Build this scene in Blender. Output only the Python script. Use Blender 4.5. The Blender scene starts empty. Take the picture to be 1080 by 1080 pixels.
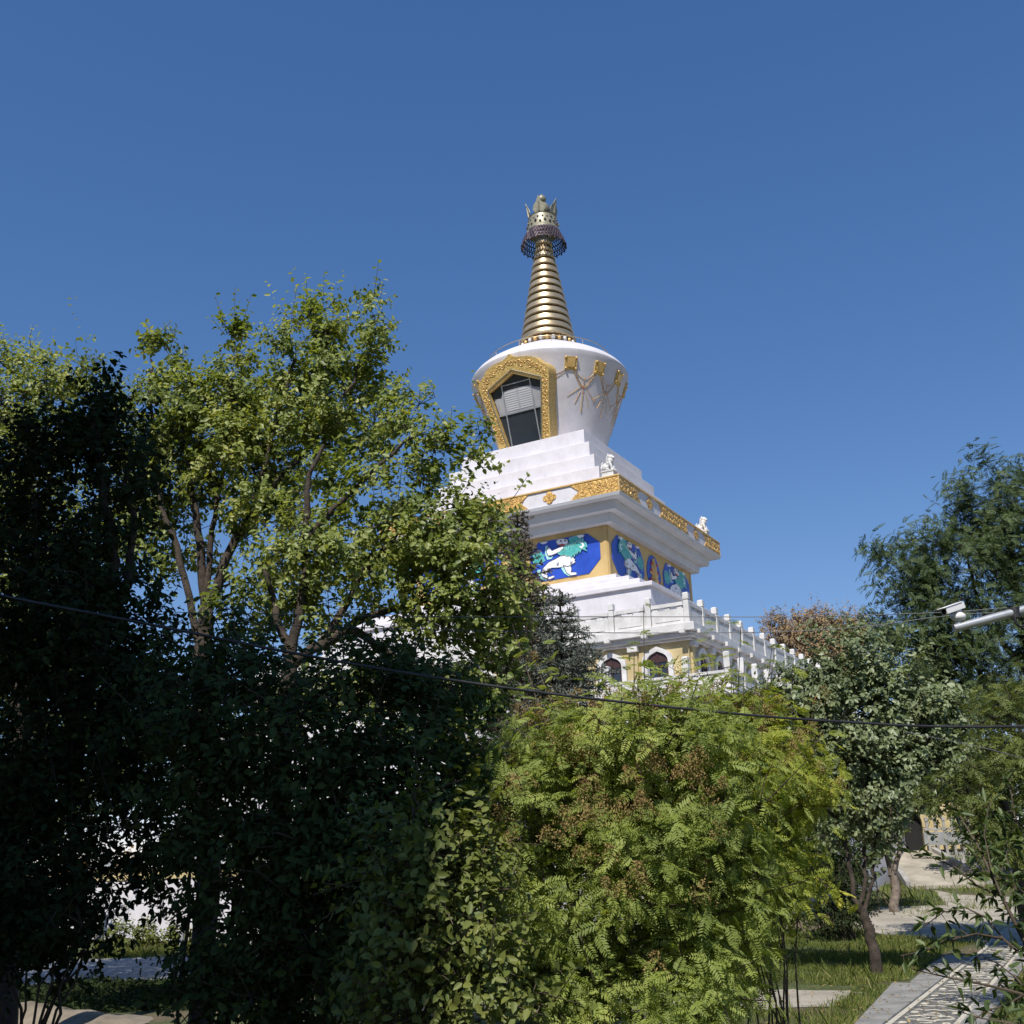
import bpy, bmesh, math, random
import numpy as np
from mathutils import Vector, Matrix

scene = bpy.context.scene
COL = scene.collection
PI = math.pi
R_ = math.radians
rnd = random.Random(7)

# ---------------------------------------------------------------- camera model
F = 1.08 * 1080
PITCH, ROLL = R_(18.177), R_(1.81)
CH = 2.4
FW = np.array([0, math.cos(PITCH), math.sin(PITCH)])
UP0 = np.array([0, -math.sin(PITCH), math.cos(PITCH)])
RT0 = np.array([1.0, 0, 0])
CR, SR = math.cos(ROLL), math.sin(ROLL)
RT = CR * RT0 - SR * UP0
UPV = SR * RT0 + CR * UP0
EYE = np.array([0, 0, CH])


def ray(px, py):
    return FW + RT * (px - 540) / F + UPV * (540 - py) / F


def W(px, py, depth):
    """point seen at pixel (px, py) whose world Y is depth"""
    d = ray(px, py)
    return EYE + d * (depth / d[1])


def gh(y):
    y = np.asarray(y, float)
    return np.clip((y - 34.0) * 0.05, 0, 2.8)


def G(px, py):
    d = ray(px, py)
    t = 5.0
    for _ in range(60):
        z = float(gh(EYE[1] + d[1] * t))
        t = 0.5 * t + 0.5 * max(1.0, min(400.0, (z - CH) / min(d[2], -1e-3)))
    p = EYE + d * t
    p[2] = float(gh(p[1]))
    return p


# ---------------------------------------------------------------- materials
def nt(name):
    m = bpy.data.materials.new(name)
    m.use_nodes = True
    t = m.node_tree
    return m, t, t.nodes['Principled BSDF'], t.nodes['Material Output']


def lk(t, a, b):
    t.links.new(a, b)


def ramp(t, stops):
    n = t.nodes.new('ShaderNodeValToRGB')
    cr = n.color_ramp
    while len(cr.elements) < len(stops):
        cr.elements.new(0.5)
    for e, (p, c) in zip(cr.elements, stops):
        e.position = p
        e.color = (c[0], c[1], c[2], 1)
    return n


def noise(t, scale, detail=4, rough=.55, coord='Object', dist=0):
    tc = t.nodes.new('ShaderNodeTexCoord')
    n = t.nodes.new('ShaderNodeTexNoise')
    n.inputs['Scale'].default_value = scale
    n.inputs['Detail'].default_value = detail
    n.inputs['Roughness'].default_value = rough
    n.inputs['Distortion'].default_value = dist
    lk(t, tc.outputs[coord], n.inputs['Vector'])
    return n


def bump(t, bs, src, strength=.3, dist=.02):
    b = t.nodes.new('ShaderNodeBump')
    b.inputs['Strength'].default_value = strength
    b.inputs['Distance'].default_value = dist
    lk(t, src, b.inputs['Height'])
    lk(t, b.outputs['Normal'], bs.inputs['Normal'])


def m_plaster(name, c0, c1, rough=.62):
    """whitewash: broad patches, faint rain streaks running down and fine grain"""
    m, t, b, o = nt(name)
    n = noise(t, .55, 5)
    r = ramp(t, [(.35, c0), (.65, c1)])
    lk(t, n.outputs['Fac'], r.inputs['Fac'])
    tc = t.nodes.new('ShaderNodeTexCoord')
    mp = t.nodes.new('ShaderNodeMapping')
    mp.inputs['Scale'].default_value = (2.6, 2.6, .22)
    lk(t, tc.outputs['Object'], mp.inputs['Vector'])
    n2 = t.nodes.new('ShaderNodeTexNoise')
    n2.inputs['Scale'].default_value = 1.3
    n2.inputs['Detail'].default_value = 7
    n2.inputs['Roughness'].default_value = .62
    lk(t, mp.outputs[0], n2.inputs['Vector'])
    r2 = ramp(t, [(.50, (1, 1, 1)), (.64, (.965, .96, .958)), (.80, (.87, .86, .85))])
    lk(t, n2.outputs['Fac'], r2.inputs['Fac'])
    n3 = noise(t, 1.8, 8, .7)
    r3 = ramp(t, [(.45, (1, 1, 1)), (.72, (.88, .875, .88))])
    lk(t, n3.outputs['Fac'], r3.inputs['Fac'])
    out = r.outputs['Color']
    for q in (r2, r3):
        mx = t.nodes.new('ShaderNodeMix')
        mx.data_type = 'RGBA'
        mx.blend_type = 'MULTIPLY'
        mx.inputs[0].default_value = 1
        lk(t, out, mx.inputs[6])
        lk(t, q.outputs['Color'], mx.inputs[7])
        out = mx.outputs[2]
    lk(t, out, b.inputs['Base Color'])
    b.inputs['Roughness'].default_value = rough
    n4 = noise(t, 14, 6)
    bump(t, b, n4.outputs['Fac'], .25, .012)
    return m


def m_noise(name, c0, c1, scale=2, rough=.7, metal=0, bmp=.2, bdist=.02, lo=.35, hi=.65, spec=.5, detail=5, second=None):
    m, t, b, o = nt(name)
    n = noise(t, scale, detail)
    r = ramp(t, [(lo, c0), (hi, c1)])
    lk(t, n.outputs['Fac'], r.inputs['Fac'])
    out = r.outputs['Color']
    if second:
        n2 = noise(t, second[0], 6)
        r2 = ramp(t, [(second[1], (1, 1, 1)), (second[2], second[3])])
        lk(t, n2.outputs['Fac'], r2.inputs['Fac'])
        mx = t.nodes.new('ShaderNodeMix')
        mx.data_type = 'RGBA'
        mx.blend_type = 'MULTIPLY'
        mx.inputs[0].default_value = 1
        lk(t, out, mx.inputs[6])
        lk(t, r2.outputs['Color'], mx.inputs[7])
        out = mx.outputs[2]
    lk(t, out, b.inputs['Base Color'])
    b.inputs['Roughness'].default_value = rough
    b.inputs['Metallic'].default_value = metal
    b.inputs['Specular IOR Level'].default_value = spec
    n3 = noise(t, scale * 6, 6)
    bump(t, b, n3.outputs['Fac'], bmp, bdist)
    return m


def m_leaf(name, cols, trans=.3, rough=.5, spec=.35, tcol=None):
    m, t, b, o = nt(name)
    a = t.nodes.new('ShaderNodeAttribute')
    a.attribute_name = 'vary'
    k = len(cols)
    r = ramp(t, [(i / (k - 1), c) for i, c in enumerate(cols)])
    lk(t, a.outputs['Fac'], r.inputs['Fac'])
    lk(t, r.outputs['Color'], b.inputs['Base Color'])
    b.inputs['Roughness'].default_value = rough
    b.inputs['Specular IOR Level'].default_value = spec
    tr = t.nodes.new('ShaderNodeBsdfTranslucent')
    hs = t.nodes.new('ShaderNodeMix')
    hs.data_type = 'RGBA'
    hs.blend_type = 'MULTIPLY'
    hs.inputs[0].default_value = 1
    lk(t, r.outputs['Color'], hs.inputs[6])
    tc = tcol or (1.5, 1.45, .6)
    hs.inputs[7].default_value = (tc[0], tc[1], tc[2], 1)
    lk(t, hs.outputs[2], tr.inputs['Color'])
    mx = t.nodes.new('ShaderNodeMixShader')
    mx.inputs[0].default_value = trans
    lk(t, b.outputs[0], mx.inputs[1])
    lk(t, tr.outputs[0], mx.inputs[2])
    lk(t, mx.outputs[0], o.inputs['Surface'])
    return m


def m_gold_relief(name, c_hi, c_lo, scale, metal=.55, rough=.42, bstr=.8, bdist=.03):
    """gilded carved scroll work: cell pattern raised by bump, colour darkened in the carved grooves as relief shading"""
    m, t, b, o = nt(name)
    tc = t.nodes.new('ShaderNodeTexCoord')
    nz = t.nodes.new('ShaderNodeTexNoise')
    nz.inputs['Scale'].default_value = scale * .6
    lk(t, tc.outputs['Object'], nz.inputs['Vector'])
    mxv = t.nodes.new('ShaderNodeMix')
    mxv.data_type = 'VECTOR'
    mxv.inputs[0].default_value = .22
    lk(t, tc.outputs['Object'], mxv.inputs[4])
    lk(t, nz.outputs['Color'], mxv.inputs[5])
    v = t.nodes.new('ShaderNodeTexVoronoi')
    v.feature = 'DISTANCE_TO_EDGE'
    v.inputs['Scale'].default_value = scale
    lk(t, mxv.outputs[1], v.inputs['Vector'])
    r = ramp(t, [(0.02, c_lo), (0.16, c_hi)])  # shade of the grooves is put into the colour
    lk(t, v.outputs['Distance'], r.inputs['Fac'])
    lk(t, r.outputs['Color'], b.inputs['Base Color'])
    b.inputs['Metallic'].default_value = metal
    b.inputs['Roughness'].default_value = rough
    bump(t, b, v.outputs['Distance'], bstr, bdist)
    return m


M = {}
M['white'] = m_plaster('white_paint', (.625, .598, .632), (.685, .658, .690))
M['dome_white'] = m_plaster('dome_plaster', (.575, .55, .585), (.665, .64, .675))
M['stone_white'] = m_noise('white_marble', (.54, .525, .51), (.68, .66, .645), 2.5, .55, bmp=.2, bdist=.01)
M['soffit'] = m_noise('pale_grey_paint', (.52, .52, .54), (.60, .60, .62), .6, .65, bmp=.08, bdist=.01)
M['ochre'] = m_noise('ochre_paint', (.50, .34, .13), (.60, .42, .18), .8, .65, bmp=.12, bdist=.01, second=(1.5, .5, .8, (.86, .86, .86)))
M['ochre_wall'] = m_noise('ochre_plaster', (.48, .38, .19), (.60, .49, .27), 1.2, .8, bmp=.2, bdist=.01, second=(.7, .45, .75, (.75, .74, .72)))
M['gold_frieze'] = m_gold_relief('gilded_frieze', (.72, .44, .13), (.36, .19, .045), 6.5, .12, .5, .9, .04)
M['gold_frame'] = m_gold_relief('gilded_frame', (.72, .50, .17), (.40, .24, .06), 11, .10, .5, .9, .03)
M['gold'] = m_noise('gold_leaf', (.66, .42, .14), (.76, .50, .20), 3, .42, .3, bmp=.2, bdist=.01)
M['brass'] = m_noise('polished_gilt_copper', (.47, .36, .215), (.60, .475, .305), 2, .36, .70, bmp=.08, bdist=.01)
M['brass_dark'] = m_noise('dark_brass', (.10, .06, .03), (.18, .11, .05), 3, .5, .6, bmp=.1, bdist=.01)
M['verdigris'] = m_noise('weathered_gilt', (.20, .205, .155), (.34, .30, .21), 4, .45, .35, bmp=.3, bdist=.02)
M['filigree'] = m_noise('dark_filigree', (.05, .04, .07), (.16, .12, .13), 5, .5, .6, bmp=.3, bdist=.01)
M['blue'] = m_noise('ultramarine_tile', (.016, .058, .38), (.026, .085, .50), 1.5, .4, bmp=.05, bdist=.005)
M['teal'] = m_noise('turquoise_paint', (.05, .32, .30), (.10, .46, .44), 5, .5, bmp=.1, bdist=.01)
M['teal_light'] = m_noise('pale_turquoise_paint', (.30, .62, .58), (.42, .72, .68), 6, .5, bmp=.1, bdist=.01)
M['lion_white'] = m_noise('white_glaze', (.74, .74, .78), (.84, .84, .86), 4, .45, bmp=.2, bdist=.01)
M['red'] = m_noise('red_paint', (.45, .05, .04), (.55, .08, .06), 4, .5)
M['glass'] = m_noise('dark_window_glass', (.022, .028, .038), (.034, .042, .055), .6, .08, bmp=.02, bdist=.002)
M['curtain'] = m_noise('grey_blind', (.30, .30, .32), (.42, .42, .44), 1, .7)
M['alu'] = m_noise('aluminium', (.36, .37, .40), (.44, .45, .48), 3, .4, .5)
M['maroon'] = m_noise('maroon_timber', (.030, .013, .013), (.055, .024, .022), 4, .5)
M['dark'] = m_noise('dark_interior', (.008, .008, .008), (.015, .014, .013), 1, .9)
M['grey_base'] = m_noise('grey_plinth_paint', (.22, .23, .23), (.30, .31, .31), 2, .8)
M['concrete'] = m_noise('concrete', (.26, .25, .23), (.38, .365, .34), 1.4, .85, bmp=.35, bdist=.01, second=(5, .5, .75, (.8, .79, .77)))
M['slab'] = m_noise('grey_stone_slabs', (.19, .183, .168), (.28, .272, .255), 1.8, .85, bmp=.3, bdist=.008, second=(9, .5, .7, (.86, .86, .85)))
M['pale_stone'] = m_noise('pale_pebble_line', (.40, .37, .30), (.56, .52, .43), 14, .8, bmp=.6, bdist=.01)
M['road'] = m_noise('pale_road', (.27, .24, .19), (.40, .36, .29), .9, .9, bmp=.4, bdist=.01, second=(12, .45, .7, (.80, .79, .77)))
M['kerb'] = m_noise('earth_kerb', (.17, .14, .10), (.27, .225, .165), 1.6, .9, bmp=.6, bdist=.03)
M['bark'] = m_noise('grey_brown_bark', (.034, .025, .018), (.080, .060, .045), 7, .9, bmp=.9, bdist=.03)
M['bark_pale'] = m_noise('pale_bark', (.12, .092, .07), (.26, .21, .17), 6, .9, bmp=.9, bdist=.03)
M['twig'] = m_noise('brown_twig', (.05, .035, .022), (.10, .075, .05), 9, .85, bmp=.4, bdist=.01)
M['cable'] = m_noise('black_cable', (.012, .012, .014), (.03, .03, .034), 6, .55)
M['cable_grey'] = m_noise('grey_wire', (.10, .10, .11), (.16, .16, .17), 6, .5)
M['galv'] = m_noise('galvanised_steel', (.34, .35, .36), (.48, .49, .50), 5, .42, .6, bmp=.1, bdist=.004)
M['cam_white'] = m_noise('white_plastic', (.74, .72, .71), (.80, .78, .77), 4, .4, bmp=.03, bdist=.002)
M['cam_dark'] = m_noise('black_lens', (.01, .01, .012), (.02, .02, .024), 4, .15)
M['block'] = m_noise('grey_render', (.30, .29, .28), (.36, .35, .34), .5, .85)


def m_mosaic():
    m, t, b, o = nt('pebble_mosaic')
    tc = t.nodes.new('ShaderNodeTexCoord')
    v = t.nodes.new('ShaderNodeTexVoronoi')
    v.inputs['Scale'].default_value = 22
    lk(t, tc.outputs['Object'], v.inputs['Vector'])
    r = ramp(t, [(0.0, (.05, .05, .048)), (.5, (.12, .115, .105)), (1, (.24, .23, .20))])
    sp = t.nodes.new('ShaderNodeSeparateColor')
    lk(t, v.outputs['Color'], sp.inputs[0])
    lk(t, sp.outputs[0], r.inputs['Fac'])
    lk(t, r.outputs['Color'], b.inputs['Base Color'])
    b.inputs['Roughness'].default_value = .75
    bump(t, b, v.outputs['Distance'], .7, -.015)
    return m


def m_gravel():
    m, t, b, o = nt('grey_gravel')
    tc = t.nodes.new('ShaderNodeTexCoord')
    v = t.nodes.new('ShaderNodeTexVoronoi')
    v.inputs['Scale'].default_value = 9
    lk(t, tc.outputs['Object'], v.inputs['Vector'])
    r = ramp(t, [(0.0, (.17, .17, .17)), (.5, (.28, .275, .265)), (1, (.44, .43, .40))])
    sp = t.nodes.new('ShaderNodeSeparateColor')
    lk(t, v.outputs['Color'], sp.inputs[0])
    lk(t, sp.outputs[0], r.inputs['Fac'])
    lk(t, r.outputs['Color'], b.inputs['Base Color'])
    b.inputs['Roughness'].default_value = .85
    bump(t, b, v.outputs['Distance'], .8, -.03)
    return m


M['mosaic'] = m_mosaic()
M['gravel'] = m_gravel()


def m_ground():
    m, t, b, o = nt('lawn_and_soil')
    n = noise(t, .35, 8, .6)
    r = ramp(t, [(.36, (.13, .10, .065)), (.46, (.085, .085, .035)), (.56, (.060, .085, .022)), (.68, (.12, .13, .04)), (.8, (.16, .13, .07))])
    lk(t, n.outputs['Fac'], r.inputs['Fac'])
    n4 = noise(t, 7, 8, .7)
    r4 = ramp(t, [(.3, (.45, .45, .42)), (.7, (1.5, 1.45, 1.3))])
    lk(t, n4.outputs['Fac'], r4.inputs['Fac'])
    mx = t.nodes.new('ShaderNodeMix')
    mx.data_type = 'RGBA'
    mx.blend_type = 'MULTIPLY'
    mx.inputs[0].default_value = 1
    lk(t, r.outputs['Color'], mx.inputs[6])
    lk(t, r4.outputs['Color'], mx.inputs[7])
    lk(t, mx.outputs[2], b.inputs['Base Color'])
    b.inputs['Roughness'].default_value = .95
    n2 = noise(t, 18, 6)
    bump(t, b, n2.outputs['Fac'], .9, .06)
    return m


M['ground'] = m_ground()

# leaves: colour per leaf
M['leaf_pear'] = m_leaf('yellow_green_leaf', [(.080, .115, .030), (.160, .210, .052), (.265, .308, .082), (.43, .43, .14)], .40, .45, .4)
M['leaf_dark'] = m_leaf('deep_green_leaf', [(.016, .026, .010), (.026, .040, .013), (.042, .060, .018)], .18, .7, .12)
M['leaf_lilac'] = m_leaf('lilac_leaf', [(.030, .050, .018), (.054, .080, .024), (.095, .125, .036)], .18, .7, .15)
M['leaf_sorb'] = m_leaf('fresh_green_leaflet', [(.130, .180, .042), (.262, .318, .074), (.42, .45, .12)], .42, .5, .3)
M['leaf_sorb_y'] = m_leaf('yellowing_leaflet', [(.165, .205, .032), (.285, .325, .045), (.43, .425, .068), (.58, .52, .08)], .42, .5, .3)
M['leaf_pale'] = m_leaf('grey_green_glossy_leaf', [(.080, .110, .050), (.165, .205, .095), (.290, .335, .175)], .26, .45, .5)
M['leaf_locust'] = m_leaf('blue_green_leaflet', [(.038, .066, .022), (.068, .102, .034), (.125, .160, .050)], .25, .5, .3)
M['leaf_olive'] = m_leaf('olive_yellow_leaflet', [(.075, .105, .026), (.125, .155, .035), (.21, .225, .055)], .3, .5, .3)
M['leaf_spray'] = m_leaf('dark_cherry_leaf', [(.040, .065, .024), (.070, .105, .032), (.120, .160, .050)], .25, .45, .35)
M['needle'] = m_leaf('grey_green_needle', [(.085, .102, .085), (.145, .165, .138), (.24, .26, .22)], .12, .6, .3, (1, 1, .8))
M['needle_brown'] = m_leaf('brownish_needle', [(.085, .072, .052), (.14, .12, .085), (.21, .18, .13)], .12, .6, .3, (1, 1, .8))
M['autumn'] = m_leaf('brown_autumn_leaf', [(.24, .165, .09), (.34, .245, .14), (.44, .33, .20)], .25, .7, .2, (1.2, 1, .6))
M['amber'] = m_leaf('amber_leaf', [(.24, .15, .04), (.34, .21, .06), (.42, .28, .10)], .35, .6, .3, (1.2, 1, .5))
M['panicle'] = m_leaf('dry_brown_panicle', [(.20, .135, .055), (.30, .21, .085), (.40, .30, .13)], .2, .8, .15, (1.1, 1, .7))
M['grass'] = m_leaf('grass_blade', [(.090, .125, .028), (.165, .215, .045), (.26, .28, .08), (.36, .32, .14)], .3, .6, .25)


# ---------------------------------------------------------------- mesh helpers
class MB:
    def __init__(s):
        s.v, s.f, s.mi, s.mats = [], [], [], []

    def mat(s, m):
        if m not in s.mats:
            s.mats.append(m)
        return s.mats.index(m)

    def add(s, vs, fs, m):
        k = len(s.v)
        i = s.mat(m)
        s.v += [tuple(map(float, q)) for q in vs]
        for f in fs:
            s.f.append(tuple(a + k for a in f))
            s.mi.append(i)

    def box(s, x0, x1, y0, y1, z0, z1, m, top=None):
        t = top if top is not None else (x0, x1, y0, y1)
        vs = [(x0, y0, z0), (x1, y0, z0), (x1, y1, z0), (x0, y1, z0), (t[0], t[2], z1), (t[1], t[2], z1), (t[1], t[3], z1), (t[0], t[3], z1)]
        s.add(vs, [(3, 2, 1, 0), (4, 5, 6, 7), (0, 1, 5, 4), (1, 2, 6, 5), (2, 3, 7, 6), (3, 0, 4, 7)], m)

    def sq(s, h, z0, z1, m, h2=None):
        h2 = h if h2 is None else h2
        s.box(-h, h, -h, h, z0, z1, m, (-h2, h2, -h2, h2))

    def lathe(s, prof, m, n=64, cx=0, cy=0, closed=False):
        vs, fs = [], []
        for r, z in prof:
            for i in range(n):
                a = 2 * PI * i / n
                vs.append((cx + r * math.cos(a), cy + r * math.sin(a), z))
        k = len(prof)
        for j in range(k - 1):
            for i in range(n):
                a, b = j * n + i, j * n + (i + 1) % n
                fs.append((a, b, b + n, a + n))
        if not closed:
            fs.append(tuple(range(n - 1, -1, -1)))
            fs.append(tuple((k - 1) * n + i for i in range(n)))
        s.add(vs, fs, m)

    def tube(s, pts, rad, m, n=6):
        pts = [np.array(p, float) for p in pts]
        if not hasattr(rad, '__len__'):
            rad = [rad] * len(pts)
        vs, fs = [], []
        ref = np.array([.31, .17, .93])
        for i, p in enumerate(pts):
            d = pts[min(i + 1, len(pts) - 1)] - pts[max(i - 1, 0)]
            d = d / (np.linalg.norm(d) + 1e-9)
            a = np.cross(d, ref)
            if np.linalg.norm(a) < .1:
                a = np.cross(d, np.array([1., 0, 0]))
            a /= np.linalg.norm(a)
            b = np.cross(d, a)
            for k in range(n):
                t = 2 * PI * k / n
                vs.append(p + (a * math.cos(t) + b * math.sin(t)) * rad[i])
        for i in range(len(pts) - 1):
            for k in range(n):
                q, w = i * n + k, i * n + (k + 1) % n
                fs.append((q, w, w + n, q + n))
        fs.append(tuple(range(n - 1, -1, -1)))
        fs.append(tuple((len(pts) - 1) * n + k for k in range(n)))
        s.add(vs, fs, m)

    def prism(s, poly, fn, d0, d1, m):
        """polygon (u, v) swept from depth d0 to d1; fn(u, v, d) gives the point"""
        k = len(poly)
        ar = sum(poly[i][0] * poly[(i + 1) % k][1] - poly[(i + 1) % k][0] * poly[i][1] for i in range(k))
        if ar < 0:
            poly = poly[::-1]
        vs = [fn(u, v, d0) for u, v in poly] + [fn(u, v, d1) for u, v in poly]
        fs = [tuple(range(k, 2 * k)), tuple(range(k - 1, -1, -1))]
        fs += [(i, (i + 1) % k, (i + 1) % k + k, i + k) for i in range(k)]
        s.add(vs, fs, m)

    def ball(s, c, r, m, n=12, k=8):
        r = r if hasattr(r, '__len__') else (r, r, r)
        prof, vs, fs = [], [], []
        vs.append((c[0], c[1], c[2] - r[2]))
        for j in range(1, k):
            t = -PI / 2 + PI * j / k
            for i in range(n):
                a = 2 * PI * i / n
                vs.append((c[0] + r[0] * math.cos(t) * math.cos(a), c[1] + r[1] * math.cos(t) * math.sin(a), c[2] + r[2] * math.sin(t)))
        vs.append((c[0], c[1], c[2] + r[2]))
        for i in range(n):
            fs.append((0, 1 + (i + 1) % n, 1 + i))
            fs.append((len(vs) - 1, 1 + (k - 2) * n + i, 1 + (k - 2) * n + (i + 1) % n))
        for j in range(k - 2):
            for i in range(n):
                a, b = 1 + j * n + i, 1 + j * n + (i + 1) % n
                fs.append((a, b, b + n, a + n))
        s.add(vs, fs, m)

    def build(s, name, parent=None, smooth=None):
        me = bpy.data.meshes.new(name)
        me.from_pydata(s.v, [], s.f)
        for m in s.mats:
            me.materials.append(m)
        me.polygons.foreach_set('material_index', s.mi)
        if smooth is not None:
            bm = bmesh.new()
            bm.from_mesh(me)
            bmesh.ops.recalc_face_normals(bm, faces=bm.faces)
            lim = R_(smooth)
            for f in bm.faces:
                f.smooth = True
            for e in bm.edges:
                if len(e.link_faces) == 2 and e.calc_face_angle(0) > lim:
                    e.smooth = False
            bm.to_mesh(me)
            bm.free()
        o = bpy.data.objects.new(name, me)
        COL.objects.link(o)
        if parent:
            o.parent = parent
        return o


def bevel(o, w, seg=2):
    b = o.modifiers.new('bevel', 'BEVEL')
    b.width = w
    b.segments = seg
    b.limit_method = 'ANGLE'
    return o


def empty(name, loc, rz=0.0):
    o = bpy.data.objects.new(name, None)
    o.empty_display_size = .3
    COL.objects.link(o)
    o.location = loc
    o.rotation_euler = (0, 0, rz)
    return o


def tag(o, label=None, cat=None, group=None, kind=None):
    if label: o['label'] = label
    if cat: o['category'] = cat
    if group: o['group'] = group
    if kind: o['kind'] = kind
    return o


def quad_mesh(name, V, nv, polys_template, vary, mat, parent=None):
    """V: (N, nv, 3) leaves of one template; polys_template: list of index tuples of equal length"""
    N = V.shape[0]
    T = np.array(polys_template)
    k = T.shape[1]
    loops = (np.arange(N)[:, None, None] * nv + T[None]).reshape(-1)
    me = bpy.data.meshes.new(name)
    me.vertices.add(N * nv)
    me.vertices.foreach_set('co', V.astype(np.float32).reshape(-1))
    npoly = N * T.shape[0]
    me.loops.add(len(loops))
    me.loops.foreach_set('vertex_index', loops.astype(np.int32))
    me.polygons.add(npoly)
    me.polygons.foreach_set('loop_start', (np.arange(npoly) * k).astype(np.int32))
    a = me.attributes.new('vary', 'FLOAT', 'POINT')
    a.data.foreach_set('value', np.repeat(np.clip(vary, 0, 1), nv).astype(np.float32))
    me.update(calc_edges=True)
    me.validate()
    me.materials.append(mat)
    o = bpy.data.objects.new(name, me)
    COL.objects.link(o)
    if parent:
        o.parent = parent
    return o


def nrm(a):
    return a / (np.linalg.norm(a, axis=-1, keepdims=True) + 1e-9)


def leaf_verts(pos, d, n, L, Wd, fold=.12, droop=.15):
    """six-vertex folded leaf -> (N, 6, 3)"""
    d = nrm(d)
    side = nrm(np.cross(d, n))
    n = np.cross(side, d)
    L = L[:, None]
    Wd = Wd[:, None]
    b = pos
    tip = pos + d * L - n * L * droop
    r1 = pos + d * L * .28 + side * Wd * .42 + n * Wd * fold
    r2 = pos + d * L * .66 + side * Wd * .36 + n * Wd * fold - n * L * droop * .4
    l1 = pos + d * L * .28 - side * Wd * .42 + n * Wd * fold
    l2 = pos + d * L * .66 - side * Wd * .36 + n * Wd * fold - n * L * droop * .4
    return np.stack([b, r1, r2, tip, l2, l1], 1)


LEAF_T = [(0, 1, 2, 3), (0, 3, 4, 5)]


def pinnate(pos, d, n, L, pairs, lw, rng, droop=.25, lift=0.0):
    """compound leaf with paired leaflets -> vertices, leaf index"""
    d = nrm(d)
    side = nrm(np.cross(d, n))
    n = nrm(np.cross(side, d))
    out, idx = [], []
    N = len(pos)
    for i in range(pairs + 1):
        t = .18 + .82 * i / pairs
        p = pos + d * (L * t)[:, None] - n * (L * droop * t * t)[:, None]
        taper = math.sin(PI * (.22 + .68 * t)) ** .7
        for sg in ((1, -1) if i < pairs else (0,)):
            ax = nrm(d * (.45 if sg else 1.0) + side * sg * .95 - n * (droop * t * .9 - lift) + rng.normal(0, .10, (N, 3)))
            nn = nrm(n + rng.normal(0, .15, (N, 3)))
            ln = L * lw * taper
            out.append(leaf_verts(p, ax, nn, ln, ln * .36, .10, .12))
            idx.append(np.arange(N))
    return np.concatenate(out), np.concatenate(idx)


class Skeleton:
    """woody parts of one plant: stems given by hand, limbs grown towards the leaf clusters"""

    def __init__(s, mat):
        s.mb = MB()
        s.mat = mat
        s.P, s.Rr = [], []

    def stem(s, pts, r0, r1, n=9, wob=.02, rng=None, sub=5):
        pts = [np.array(p, float) for p in pts]
        q = []
        for i in range(len(pts) - 1):
            p0, p1, p2, p3 = pts[max(i - 1, 0)], pts[i], pts[i + 1], pts[min(i + 2, len(pts) - 1)]
            for k in range(sub):
                t = k / sub
                q.append(.5 * (2 * p1 + (p2 - p0) * t + (2 * p0 - 5 * p1 + 4 * p2 - p3) * t * t + (3 * p1 - p0 - 3 * p2 + p3) * t ** 3))
        q.append(pts[-1])
        q = [p + (rng.normal(0, wob, 3) if rng is not None else 0) for p in q]
        rr = [r0 + (r1 - r0) * (i / (len(q) - 1)) ** .8 for i in range(len(q))]
        s.mb.tube(q, rr, s.mat, n)
        s.P += q
        s.Rr += rr

    def grow(s, targets, rng, rmax=.06, sides=5, k=.012, up=.25, tipr=.006):
        if not len(targets):
            return
        T = [np.array(t, float) for t in targets]
        base = np.array(s.P)
        dd = [np.min(np.linalg.norm(base - t, axis=1)) for t in T]
        for i in np.argsort(dd):
            t = T[i]
            P = np.array(s.P)
            v = t - P
            dist = np.linalg.norm(v, axis=1)
            cost = dist + 1.3 * np.maximum(0, -v[:, 2] + .15 * dist) - 1.5 * np.minimum(np.array(s.Rr), .08)
            j = int(np.argmin(cost))
            L = dist[j]
            if L < .05:
                continue
            p0 = P[j]
            r0 = min(s.Rr[j] * .7, rmax, .008 + k * L)
            nseg = 4 if L > .6 else 3
            mid = rng.normal(0, .07 * L, 3) + np.array([0, 0, up * L * .4])
            q = []
            for a in range(nseg + 1):
                f = a / nseg
                q.append(p0 + v[j] * f + mid * 4 * f * (1 - f) * .6 + (rng.normal(0, .015 * L, 3) if 0 < a < nseg else 0))
            rr = [max(tipr, r0 * (1 - .75 * a / nseg)) for a in range(nseg + 1)]
            s.mb.tube(q, rr, s.mat, sides)
            s.P += q[1:]
            s.Rr += rr[1:]


def blob_world(bl, depth):
    px, py, rx, ry = bl[:4]
    dz = bl[4] if len(bl) > 4 else 0
    dens = bl[5] if len(bl) > 5 else 1
    D = depth + dz
    c = W(px, py, D)
    d = ray(px, py)
    sc = (D / d[1]) / F
    return c, np.array([rx * sc, (rx + ry) * .5 * sc * .95, ry * sc]), dens


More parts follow.
